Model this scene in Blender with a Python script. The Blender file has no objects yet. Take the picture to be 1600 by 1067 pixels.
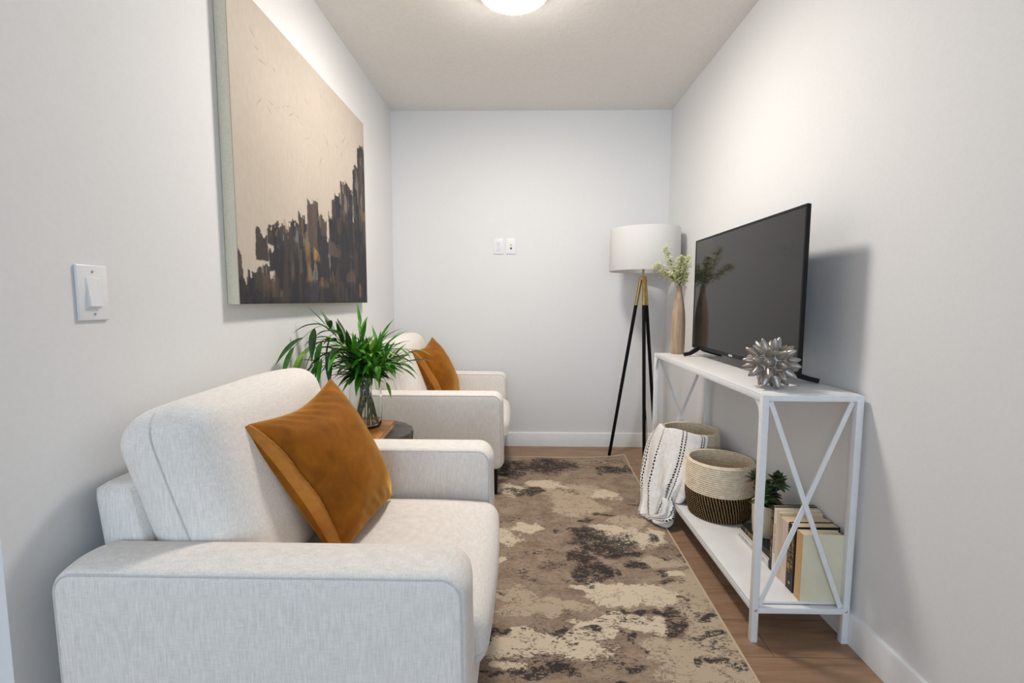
import bpy, bmesh, math, random
import numpy as np
from mathutils import Vector, Matrix, Euler, noise as mnoise
R = math.radians
C = bpy.context.scene.collection

# ------------------------------------------------------------------ camera, world, exposure
FPX = 727.54
cam = bpy.data.cameras.new('camera'); cam.sensor_width = 36; cam.lens = FPX / 1600 * 36; cam.clip_start = .05
co = bpy.data.objects.new('camera', cam); C.objects.link(co)
F_ = Vector((-0.01844926, 0.99601086, -0.087304)); R_ = Vector((0.9998201, 0.01876317, 0.00277624)); U_ = R_.cross(F_)
M_ = Matrix((R_, U_, -F_)).transposed().to_4x4(); M_.translation = Vector((0, 0, 1.0925))
co.matrix_world = M_
sc = bpy.context.scene
sc.camera = co
sc.view_settings.view_transform = 'Standard'; sc.view_settings.look = 'None'
sc.view_settings.gamma = 1; sc.view_settings.use_curve_mapping = False
sc.view_settings.exposure = 0.16
w = bpy.data.worlds.new('world'); sc.world = w; w.use_nodes = True
w.node_tree.nodes['Background'].inputs[0].default_value = (.55, .72, 1, 1)
w.node_tree.nodes['Background'].inputs[1].default_value = 1.0

def area(name, loc, rot, sx, sy, power, col):
    l = bpy.data.lights.new(name, 'AREA'); l.shape = 'RECTANGLE'; l.size = sx; l.size_y = sy; l.energy = power; l.color = col
    o = bpy.data.objects.new(name, l); C.objects.link(o); o.location = loc; o.rotation_euler = rot
    return o
# daylight entering through the two windows of the wall behind the camera
area('daylight_window_light', (-2.5, -3.62, 1.45), (R(90), 0, 0), 1.7, 1.5, 33, (.92, .96, 1))
area('daylight_window_light', (-0.1, -3.62, 1.45), (R(90), 0, 0), 1.5, 1.5, 42, (.50, .75, 1))
# the flush ceiling lamp's own glow sits in its builder (LAMP_E)
LAMP_E = 117.0

# ------------------------------------------------------------------ colour and materials
def lin(c):
    return c / 12.92 if c <= .04045 else ((c + .055) / 1.055) ** 2.4
def rgb(r, g, b): return (lin(r / 255), lin(g / 255), lin(b / 255), 1)

class NT:
    def __init__(s, name, rough=.6, base=None, spec=None, metal=0):
        s.m = bpy.data.materials.new(name); s.m.use_nodes = True; s.t = s.m.node_tree; s.n = s.t.nodes; s.l = s.t.links
        s.b = s.n['Principled BSDF']; s.b.inputs['Roughness'].default_value = rough; s.b.inputs['Metallic'].default_value = metal
        if base: s.b.inputs['Base Color'].default_value = base
        if spec is not None: s.b.inputs['Specular IOR Level'].default_value = spec
    def node(s, t, **k):
        n = s.n.new(t)
        for a, v in k.items(): setattr(n, a, v)
        return n
    def coord(s, scale=(1, 1, 1), kind='Object', rot=(0, 0, 0)):
        tc = s.node('ShaderNodeTexCoord'); mp = s.node('ShaderNodeMapping'); mp.inputs['Scale'].default_value = scale; mp.inputs['Rotation'].default_value = rot
        s.l.new(tc.outputs[kind], mp.inputs[0]); return mp.outputs[0]
    def noise(s, vec, scale, detail=3, rough=.5, dist=0):
        n = s.node('ShaderNodeTexNoise'); n.inputs['Scale'].default_value = scale; n.inputs['Detail'].default_value = detail
        n.inputs['Roughness'].default_value = rough; n.inputs['Distortion'].default_value = dist
        s.l.new(vec, n.inputs['Vector']); return n.outputs['Fac']
    def ramp(s, fac, stops, interp='LINEAR'):
        n = s.node('ShaderNodeValToRGB'); n.color_ramp.interpolation = interp
        e = n.color_ramp.elements
        while len(e) < len(stops): e.new(.5)
        for i, (p, c) in enumerate(stops): e[i].position = p; e[i].color = c
        s.l.new(fac, n.inputs[0]); return n.outputs[0]
    def math(s, op, a, b=None, c=None, clamp=False):
        n = s.node('ShaderNodeMath', operation=op, use_clamp=clamp)
        for i, v in enumerate((a, b, c)):
            if v is None: continue
            if isinstance(v, (int, float)): n.inputs[i].default_value = v
            else: s.l.new(v, n.inputs[i])
        return n.outputs[0]
    def mix(s, fac, a, b, mode='MIX'):
        n = s.node('ShaderNodeMix', data_type='RGBA', blend_type=mode)
        for i, v in ((0, fac), (6, a), (7, b)):
            if isinstance(v, (int, float)): n.inputs[i].default_value = v
            elif isinstance(v, tuple): n.inputs[i].default_value = v
            else: s.l.new(v, n.inputs[i])
        return n.outputs[2]
    def base(s, c): s.l.new(c, s.b.inputs['Base Color'])
    def bump(s, h, strength=.3, dist=.002):
        n = s.node('ShaderNodeBump'); n.inputs['Strength'].default_value = strength; n.inputs['Distance'].default_value = dist
        s.l.new(h, n.inputs['Height']); s.l.new(n.outputs[0], s.b.inputs['Normal']); return n

def simple(name, base, rough=.5, metal=0, spec=None, var=.06, scale=30, bump=.1):
    t = NT(name, rough, base, spec, metal)
    v = t.coord(); f = t.noise(v, scale, 4)
    a = tuple(max(0, x * (1 - var)) for x in base[:3]) + (1,); b = tuple(min(1, x * (1 + var)) for x in base[:3]) + (1,)
    t.base(t.ramp(f, [(.3, a), (.7, b)]))
    if bump: t.bump(f, bump, .001)
    return t.m

def mat_wall():
    t = NT('wall_paint', .8, (.8, .8, .8, 1), .2); v = t.coord()
    f = t.noise(v, 90, 3); t.base(t.ramp(f, [(.3, (.79, .788, .784, 1)), (.7, (.81, .808, .804, 1))])); t.bump(f, .12, .002); return t.m
def mat_ceiling():
    t = NT('ceiling_texture', .9, None, .1); v = t.coord()
    f = t.noise(v, 45, 6, .65); g = t.noise(v, 160, 3)
    t.base(t.ramp(f, [(.3, (.86, .83, .79, 1)), (.7, (.91, .88, .845, 1))])); t.bump(t.math('ADD', f, g), .38, .005); return t.m
def mat_floor():
    t = NT('oak_laminate', .42, None, .4)
    v = t.coord()
    br = t.node('ShaderNodeTexBrick'); br.offset = .37; br.inputs['Scale'].default_value = 1
    br.inputs['Brick Width'].default_value = 1.25; br.inputs['Row Height'].default_value = .17; br.inputs['Mortar Size'].default_value = .0012
    br.inputs['Mortar Smooth'].default_value = .1; br.inputs['Color1'].default_value = (.2, .2, .2, 1); br.inputs['Color2'].default_value = (.8, .8, .8, 1)
    br.inputs['Mortar'].default_value = (.5, .5, .5, 1)
    t.l.new(v, br.inputs['Vector'])
    tone = t.math('MULTIPLY', br.outputs['Color'], 1.0)
    sh = t.node('ShaderNodeVectorMath', operation='MULTIPLY_ADD'); cmb = t.node('ShaderNodeCombineXYZ')
    t.l.new(t.math('MULTIPLY', tone, 7), cmb.inputs[0]); t.l.new(t.math('MULTIPLY', tone, 3), cmb.inputs[1])
    sh.inputs[1].default_value = (1.6, 14, 1); t.l.new(v, sh.inputs[0]); t.l.new(cmb.outputs[0], sh.inputs[2])
    g = t.noise(sh.outputs[0], 2.2, 6, .6, .6); g2 = t.noise(sh.outputs[0], 9, 4, .6, .2)
    gg = t.math('ADD', t.math('MULTIPLY', g, .75), t.math('MULTIPLY', g2, .25))
    col = t.ramp(gg, [(.28, rgb(118, 88, 66)), (.5, rgb(152, 120, 94)), (.72, rgb(172, 140, 112))])
    col = t.mix(t.math('MULTIPLY', tone, .35), col, rgb(140, 112, 92))
    col = t.mix(t.math('MULTIPLY', br.outputs['Fac'], .7), col, rgb(70, 50, 38))
    t.base(col); t.bump(t.math('SUBTRACT', gg, br.outputs['Fac']), .15, .002); return t.m
def mat_fabric(name, base, rotz=0):
    t = NT(name, .92, None, .15); t.b.inputs['Sheen Weight'].default_value = .15; t.b.inputs['Sheen Roughness'].default_value = .5
    a = t.noise(t.coord((420, 420, 30)), 1, 2); b = t.noise(t.coord((45, 45, 700)), 1, 2); c = t.noise(t.coord((14, 14, 14)), 1, 4)
    d = t.noise(t.coord((700, 700, 700)), 1, 1)
    f = t.math('ADD', t.math('MULTIPLY', a, .5), t.math('ADD', t.math('MULTIPLY', b, .3), t.math('MULTIPLY', d, .2)))
    lo = tuple(x * .84 for x in base[:3]) + (1,); hi = tuple(min(1, x * 1.1) for x in base[:3]) + (1,)
    col = t.ramp(f, [(.35, lo), (.62, hi)]); col = t.mix(t.math('MULTIPLY', c, .06), col, tuple(x * .85 for x in base[:3]) + (1,))
    t.base(col); t.bump(f, .45, .0015); return t.m
def mat_velvet():
    t = NT('ochre_velvet', .75, None, .2); t.b.inputs['Sheen Weight'].default_value = .8; t.b.inputs['Sheen Roughness'].default_value = .35
    t.b.inputs['Sheen Tint'].default_value = (1, .62, .16, 1)
    v = t.coord(); f = t.noise(v, 14, 5, .6, .4); g = t.noise(v, 500, 2)
    t.base(t.ramp(f, [(.3, rgb(118, 66, 3)), (.55, rgb(146, 84, 7)), (.8, rgb(172, 106, 20))]))
    t.bump(t.math('ADD', t.math('MULTIPLY', f, .7), t.math('MULTIPLY', g, .3)), .25, .003); return t.m

M = {}
M['wall'] = mat_wall(); M['ceiling'] = mat_ceiling(); M['floor'] = mat_floor()
M['trim'] = simple('trim_paint', (.84, .835, .83, 1), .35, var=.02, scale=12, bump=.03)
M['fabric'] = mat_fabric('oatmeal_weave', (.85, .80, .745, 1)); M['piping'] = mat_fabric('oatmeal_piping', (.66, .64, .61, 1))
M['velvet'] = mat_velvet()
M['velvet_flap_lit'] = simple('velvet_flap_lit', rgb(182, 114, 32), .7, var=.12, scale=60, bump=.3)  # paler copy of the pillow velvet: light caught by the folded strip, as colour
M['black_leg'] = simple('black_lacquer', (.008, .008, .008, 1), .4, spec=.25)
M['black_matte'] = simple('black_matte', (.006, .006, .006, 1), .6, spec=.12)
M['brass'] = simple('brushed_brass', (.44, .30, .12, 1), .34, 1, var=.15, scale=60)
M['plastic'] = simple('white_plastic', (.83, .835, .84, 1), .3, var=.01, bump=0)
M['white_metal'] = simple('white_coated_metal', (.80, .80, .80, 1), .4, var=.03, scale=40, bump=.05)
M['white_board'] = simple('white_board', (.81, .80, .785, 1), .42, var=.03, scale=15, bump=.05)
M['bolt'] = simple('steel', (.55, .55, .56, 1), .3, 1)
M['dark_slot'] = simple('dark_slot', (.05, .045, .045, 1), .6)
M['tv_body'] = simple('tv_plastic', (.008, .008, .008, 1), .45, spec=.2, bump=0)
M['gold_jack'] = simple('gold_jack', (.6, .4, .12, 1), .3, 1)

# ------------------------------------------------------------------ mesh helpers
def finish(name, bm, mat, parent=None, smooth=35, mats=None):
    me = bpy.data.meshes.new(name); bm.normal_update(); bm.to_mesh(me); bm.free()
    for m in (mats or [mat]): me.materials.append(m)
    if smooth:
        me.polygons.foreach_set('use_smooth', [True] * len(me.polygons))
        if smooth < 180: me.set_sharp_from_angle(angle=R(smooth))
    o = bpy.data.objects.new(name, me); C.objects.link(o)
    if parent: o.parent = parent
    return o
def thing(name, label, cat, loc=(0, 0, 0), rz=0, group=None):
    o = bpy.data.objects.new(name, None); C.objects.link(o); o.empty_display_size = .05
    o.location = loc; o.rotation_euler = (0, 0, rz); o['label'] = label; o['category'] = cat
    if group: o['group'] = group
    return o
def tag(o, label, cat, group=None):
    o['label'] = label; o['category'] = cat
    if group: o['group'] = group
    return o
def struct(o): o['kind'] = 'structure'; return o
def box(bm, x0, x1, y0, y1, z0, z1, bevel=0, seg=2, mi=0, mat4=None):
    v = [bm.verts.new((x, y, z)) for x in (x0, x1) for y in (y0, y1) for z in (z0, z1)]
    fs = [bm.faces.new([v[i] for i in q]) for q in ((0, 1, 3, 2), (4, 6, 7, 5), (0, 4, 5, 1), (2, 3, 7, 6), (0, 2, 6, 4), (1, 5, 7, 3))]
    for f in fs: f.material_index = mi
    allv = v
    if bevel:
        es = list({e for f in fs for e in f.edges})
        r = bmesh.ops.bevel(bm, geom=es, offset=bevel, segments=seg, profile=.5, affect='EDGES')
        allv = list({vv for f in r['faces'] for vv in f.verts} | {vv for vv in v if vv.is_valid})
        for f in r['faces']: f.material_index = mi
    if mat4 is not None: bmesh.ops.transform(bm, matrix=mat4, verts=[q for q in allv if q.is_valid])
    return allv
def frame_axes(d):
    d = d.normalized(); u = d.cross(Vector((0, 0, 1)))
    if u.length < 1e-3: u = Vector((1, 0, 0))
    u.normalize(); return u, d.cross(u).normalized()
def tube(bm, pts, rad, n=8, caps=True, mi=0, sq=False):
    pts = [Vector(p) for p in pts]; k = len(pts); rs = rad if isinstance(rad, (list, tuple)) else [rad] * k
    rings = []; u = None
    for i, p in enumerate(pts):
        d = (pts[min(i + 1, k - 1)] - pts[max(i - 1, 0)])
        if u is None: u, v = frame_axes(d)
        else:
            dn = d.normalized(); u = (u - dn * u.dot(dn)).normalized(); v = dn.cross(u)
        off = math.pi / 4 if sq else 0
        rings.append([bm.verts.new(p + (u * math.cos(off + 2 * math.pi * j / n) + v * math.sin(off + 2 * math.pi * j / n)) * rs[i]) for j in range(n)])
    for a, b in zip(rings, rings[1:]):
        for j in range(n):
            f = bm.faces.new((a[j], a[(j + 1) % n], b[(j + 1) % n], b[j])); f.material_index = mi
    if caps:
        for r_, rev in ((rings[0], True), (rings[-1], False)):
            f = bm.faces.new(r_[::-1] if rev else r_); f.material_index = mi
    return rings
def bar(bm, a, b, w, t, nrm, bevel=.001):
    a, b = Vector(a), Vector(b); d = (b - a); L = d.length; d.normalize(); n = Vector(nrm).normalized(); s = d.cross(n).normalized(); n = s.cross(d)
    m = Matrix((d, s, n)).transposed().to_4x4(); m.translation = a
    box(bm, 0, L, -w / 2, w / 2, -t / 2, t / 2, bevel, 1, 0, m)
def lathe(bm, prof, n=48, c=(0, 0, 0), close=False, mi=0, wob=None):
    rings = []
    for r, z in prof:
        ring = []
        for j in range(n):
            a = 2 * math.pi * j / n; k = 1 + (wob(a, z) if wob else 0)
            ring.append(bm.verts.new((c[0] + r * k * math.cos(a), c[1] + r * k * math.sin(a), c[2] + z)))
        rings.append(ring)
    for a, b in zip(rings, rings[1:]):
        for j in range(n):
            f = bm.faces.new((a[j], a[(j + 1) % n], b[(j + 1) % n], b[j])); f.material_index = mi
    if close:
        bm.faces.new(rings[0][::-1]).material_index = mi; bm.faces.new(rings[-1]).material_index = mi
    return rings
def rbox(bm, sx, sy, sz, r, n=14, puff=(0, 0, 0), shape=None):
    """upholstery block centred on the origin: rounded edges, domed faces; shape(v) may bend it"""
    start = len(bm.verts); bmesh.ops.create_cube(bm, size=2)
    vs = list(bm.verts)[start:]
    es = list({e for v in vs for e in v.link_edges})
    bmesh.ops.subdivide_edges(bm, edges=es, cuts=n, use_grid_fill=True)
    vs = list(bm.verts)[start:]
    h = Vector((sx / 2, sy / 2, sz / 2))
    for v in vs:
        q = Vector(v.co)
        # finer sampling towards the edges
        w = Vector([math.sin(c * math.pi / 2) * .55 + c * .45 for c in q])
        p = Vector((w.x * h.x, w.y * h.y, w.z * h.z))
        inner = Vector([max(-(h[i] - r), min(h[i] - r, p[i])) for i in range(3)])
        d = p - inner
        p = inner + d.normalized() * r
        u = [p[i] / h[i] for i in range(3)]
        g = [max(0, 1 - c * c) for c in u]
        p.x += puff[0] * u[0] * g[1] * g[2]; p.y += puff[1] * u[1] * g[0] * g[2]; p.z += puff[2] * u[2] * g[0] * g[1]
        v.co = shape(p, u) if shape else p
    return vs
def cr(pts, t):
    """Catmull-Rom through the points, t in 0..1"""
    n = len(pts) - 1; x = min(max(t, 0), 1) * n; i = min(int(x), n - 1); f = x - i
    P = [Vector(pts[max(i - 1, 0)]), Vector(pts[i]), Vector(pts[i + 1]), Vector(pts[min(i + 2, n)])]
    return .5 * ((2 * P[1]) + (P[2] - P[0]) * f + (2 * P[0] - 5 * P[1] + 4 * P[2] - P[3]) * f * f + (3 * P[1] - P[0] - 3 * P[2] + P[3]) * f ** 3)
def copy_tree(o, parent=None):
    c = o.copy(); C.objects.link(c); c.parent = parent
    for ch in list(o.children): copy_tree(ch, c)
    return c

# ------------------------------------------------------------------ the room
XL, XR, YB, YE, CH = -.9385, 1.0639, 3.4418, .79, 2.44
XF, YF = -4.2, -3.6                                           # the larger room the nook opens to
def slab(name, mat, *b, bevel=0):
    bm = bmesh.new(); box(bm, *b, bevel); return struct(finish(name, bm, mat, smooth=35 if bevel else 0))
slab('floor', M['floor'], XF - .1, XR + .1, YF - .1, YB + .1, -.1, 0)
slab('ceiling', M['ceiling'], XF - .1, XR + .1, YF - .1, YB + .1, CH, CH + .1)
slab('wall_right', M['wall'], XR, XR + .1, YF, YB + .1, 0, CH)
slab('wall_back', M['wall'], XL - .1, XR, YB, YB + .1, 0, CH)
slab('wall_left', M['wall'], XL - .12, XL, YE, YB, 0, CH)
slab('wall_corner', M['wall'], XF, XL - .12, YE, YE + .12, 0, CH)
slab('wall_far_left', M['wall'], XF - .1, XF, YF, YE + .12, 0, CH)
bm = bmesh.new()                                              # wall behind the camera, with two window openings
for b in ((XF, -3.35, 0, CH), (-1.65, -.85, 0, CH), (.65, XR, 0, CH), (-3.35, -1.65, 0, .7), (-3.35, -1.65, 2.2, CH), (-.85, .65, 0, .7), (-.85, .65, 2.2, CH)):
    box(bm, b[0], b[1], YF - .1, YF, b[2], b[3])
struct(finish('wall_front', bm, M['wall'], smooth=0))
for i, (a, b) in enumerate(((-3.35, -1.65), (-.85, .65))):
    bm = bmesh.new()
    for q in ((a - .06, a, .64, 2.26), (b, b + .06, .64, 2.26), (a, b, .64, .7), (a, b, 2.2, 2.26), ((a + b) / 2 - .02, (a + b) / 2 + .02, .7, 2.2)):
        box(bm, q[0], q[1], YF, YF + .02, q[2], q[3], .003)
    struct(finish('window_%d' % (i + 1), bm, M['trim']))
def board(name, pts):                                         # baseboard cross-section swept along a straight run
    (x0, y0), (x1, y1), (nx, ny) = pts
    prof = [(0, 0), (.013, 0), (.013, .096), (.010, .103), (.004, .106), (0, .106)]
    bm = bmesh.new(); rs = [[bm.verts.new((x + nx * d, y + ny * d, z)) for d, z in prof] for x, y in ((x0, y0), (x1, y1))]
    for j in range(len(prof)):
        k = (j + 1) % len(prof); bm.faces.new((rs[0][j], rs[0][k], rs[1][k], rs[1][j]))
    bm.faces.new(rs[0]); bm.faces.new(rs[1][::-1]); bmesh.ops.recalc_face_normals(bm, faces=bm.faces)
    return struct(finish(name, bm, M['trim']))
board('baseboard_right', ((XR, YF), (XR, YB), (-1, 0)))
board('baseboard_back', ((XL, YB), (XR - .013, YB), (0, -1)))
board('baseboard_left', ((XL, YE), (XL, YB - .013), (1, 0)))
board('baseboard_corner', ((XF, YE), (XL - .0, YE), (0, -1)))

# flush ceiling lamp
def mat_glow():
    t = NT('lamp_diffuser', .4, (.9, .9, .88, 1)); t.b.inputs['Emission Color'].default_value = (1, .935, .868, 1); t.b.inputs['Emission Strength'].default_value = LAMP_E; return t.m
L = thing('ceiling_lamp', 'round white flush ceiling lamp glowing on the ceiling', 'ceiling lamp', (-.035, 2.08, CH))
bm = bmesh.new(); lathe(bm, [(.13, 0), (.152, 0), (.153, -.050), (.149, -.054), (.145, -.050), (.145, -.02)], 64); finish('mounting_ring', bm, M['plastic'], L)
bm = bmesh.new(); lathe(bm, [(.1445, -.045), (.144, -.056), (.139, -.064), (.125, -.070), (.095, -.0755), (.055, -.079), (.02, -.080), (.002, -.080)], 64)
dif = finish('diffuser', bm, mat_glow(), L, 180)
RUG_CREAM = [(-0.026,2.593,0.082,0.088),(0.156,2.677,0.117,0.073),(0.482,2.544,0.081,0.075),(0.032,2.127,0.084,0.047),(-0.059,2.023,0.09,0.054),(-0.091,1.86,0.046,0.036),(0.427,2.127,0.094,0.064),(0.51,2.039,0.09,0.088),(0.626,2.061,0.061,0.08),(0.602,1.766,0.052,0.024),(0.329,1.612,0.088,0.05),(0.44,1.641,0.122,0.065),(0.538,1.616,0.056,0.05),(0.086,1.399,0.14,0.058),(-0.032,1.358,0.062,0.046),(0.226,1.451,0.087,0.052),(0.367,1.496,0.09,0.049),(0.453,1.487,0.059,0.043),(0.292,1.675,0.1,0.027),(-0.004,1.288,0.059,0.021),(0.189,1.381,0.076,0.038)]
RUG_LIGHT = [(0.533,1.349,0.121,0.098),(0.569,1.271,0.096,0.064),(0.675,1.446,0.086,0.102),(0.589,1.61,0.119,0.1),(0.48,1.388,0.104,0.047),(0.316,2.403,0.141,0.135),(0.534,2.229,0.087,0.07),(0.072,1.569,0.172,0.048),(-0.023,1.641,0.098,0.039),(0.614,1.861,0.092,0.049),(0.693,1.715,0.076,0.084),(0.3,2.573,0.188,0.123)]
RUG_DARK = [(-0.016,2.987,0.138,0.09),(0.2,2.974,0.159,0.114),(0.627,2.914,0.078,0.059),(0.074,2.562,0.1,0.043),(-0.056,2.828,0.083,0.059),(0.608,2.425,0.035,0.019),(0.438,2.297,0.045,0.015),(0.359,2.223,0.044,0.014),(0.282,2.129,0.084,0.038),(0.345,2.063,0.111,0.06),(0.401,1.987,0.108,0.06),(0.455,1.924,0.09,0.025),(0.595,2.058,0.035,0.04),(0.27,1.887,0.037,0.068),(0.299,1.776,0.031,0.068),(0.491,1.841,0.055,0.026),(0.558,1.765,0.019,0.021),(0.55,1.708,0.02,0.014),(0.658,1.911,0.021,0.024),(0.424,1.546,0.054,0.009),(0.515,1.543,0.046,0.023),(0.551,1.494,0.041,0.024),(0.513,1.466,0.037,0.016),(0.321,1.527,0.021,0.014),(0.246,1.46,0.023,0.013),(0.002,1.416,0.016,0.01),(0.089,1.457,0.029,0.01),(0.323,1.412,0.016,0.024),(0.367,1.388,0.011,0.011),(0.344,1.308,0.032,0.019),(0.595,1.301,0.021,0.013),(0.665,1.298,0.027,0.017),(0.675,1.524,0.027,0.017),(0.651,1.449,0.036,0.015),(0.618,1.617,0.018,0.01),(0.093,1.29,0.039,0.021),(0.053,1.257,0.07,0.02),(-0.076,1.403,0.021,0.016),(-0.123,1.303,0.016,0.051),(-0.074,1.246,0.038,0.016),(0.355,1.791,0.018,0.038),(0.301,1.262,0.038,0.011),(0.769,2.188,0.021,0.013)]
RUG_SPECK = [(0.163,1.82,0.099,0.079),(0.053,1.741,0.078,0.058),(-0.065,1.654,0.049,0.04),(-0.029,2.004,0.059,0.027),(0.087,1.934,0.086,0.053),(0.369,1.507,0.15,0.055),(0.173,1.432,0.186,0.08),(0.062,1.325,0.167,0.061),(0.611,1.559,0.062,0.071),(0.619,1.395,0.083,0.095),(0.66,1.952,0.077,0.108),(0.246,1.701,0.101,0.028),(-0.011,2.214,0.131,0.035),(0.541,1.796,0.106,0.046),(0.264,1.338,0.101,0.053),(0.58,3.09,0.179,0.131),(0.278,2.599,0.076,0.063)]
STROKES = [(1.462,1.503,1.077,1.239,2),(1.458,1.505,1.077,1.166,0),(1.495,1.531,1.076,1.166,0),(1.528,1.571,1.076,1.188,0),(1.566,1.666,1.082,1.209,1),(1.581,1.661,1.226,1.327,1),(1.656,1.75,1.29,1.372,1),(1.665,1.743,1.193,1.281,0),(1.666,1.736,1.225,1.248,3),(1.703,1.77,1.081,1.362,0),(1.742,1.82,1.081,1.369,1),(1.764,1.807,1.342,1.392,3),(1.811,1.866,1.088,1.396,1),(1.844,1.907,1.088,1.409,0),(1.896,1.959,1.088,1.448,1),(1.908,1.954,1.346,1.434,3),(1.939,1.994,1.088,1.421,0),(1.976,2.089,1.335,1.518,2),(1.988,2.077,1.28,1.487,2),(2.066,2.117,1.088,1.482,0),(2.103,2.176,1.357,1.471,2),(2.078,2.199,1.088,1.387,0),(2.198,2.246,1.088,1.494,0),(2.238,2.302,1.088,1.572,1),(2.276,2.352,1.088,1.608,0),(2.351,2.458,1.088,1.692,1),(2.429,2.521,1.087,1.677,0),(2.524,2.622,1.087,1.81,0),(2.606,2.73,1.077,1.945,1),(2.665,2.755,1.077,1.851,0),(2.635,2.682,1.729,1.852,2),(1.465,2.682,1.08,1.186,0),(1.698,2.196,1.088,1.323,0),(2.205,2.706,1.088,1.508,0),(1.604,1.729,1.115,1.188,4),(1.933,2.001,1.162,1.337,3),(2.013,2.088,1.258,1.309,5),(2.063,2.184,1.143,1.193,3),(2.212,2.275,1.172,1.226,5),(1.725,1.759,1.119,1.144,5),(2.563,2.632,1.123,1.196,3),(1.46,1.483,1.083,1.159,3),(2.365,2.405,1.471,1.541,3),(2.457,2.518,1.309,1.348,6),(2.662,2.717,1.53,1.604,3),(1.842,1.873,1.352,1.381,4),(2.176,2.31,1.3,1.371,2),(1.883,1.915,1.201,1.313,2),(1.807,1.852,1.161,1.313,4),(2.397,2.532,1.185,1.244,2),(2.271,2.419,1.097,1.181,4),(1.988,2.1,1.096,1.169,7),(1.64,1.729,1.321,1.354,5),(1.865,1.896,1.311,1.385,6),(2.12,2.16,1.358,1.425,4),(2.508,2.579,1.525,1.664,6),(1.461,1.749,1.079,1.104,7)]
# ------------------------------------------------------------------ rug
def vnoise(X, Y, s, seed):
    r = np.random.RandomState(seed); G = r.rand(64, 64) * 2 - 1; out = 0; a = 1
    for o in range(3):
        x = (X + 5) * s * 2 ** o; y = (Y + 5) * s * 2 ** o; ix = np.floor(x).astype(int); iy = np.floor(y).astype(int); fx = x - ix; fy = y - iy
        fx = fx * fx * (3 - 2 * fx); fy = fy * fy * (3 - 2 * fy); g = lambda i, j: G[j % 64, i % 64]
        out = out + a * ((g(ix, iy) * (1 - fx) + g(ix + 1, iy) * fx) * (1 - fy) + (g(ix, iy + 1) * (1 - fx) + g(ix + 1, iy + 1) * fx) * fy); a *= .6
    return out
def blobs(X, Y, L, grow=1.0, warp=1.0):
    X, Y = X + warp * .045 * vnoise(X, Y, 9, 1), Y + warp * .030 * vnoise(X, Y, 9, 2)
    f = np.zeros(X.shape)
    for cx, cy, rx, ry in L:
        d = ((X - cx) / (rx * grow)) ** 2 + ((Y - cy) / (ry * grow)) ** 2
        f = np.maximum(f, np.exp(-.75 * d ** 1.3))
    return f
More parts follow.
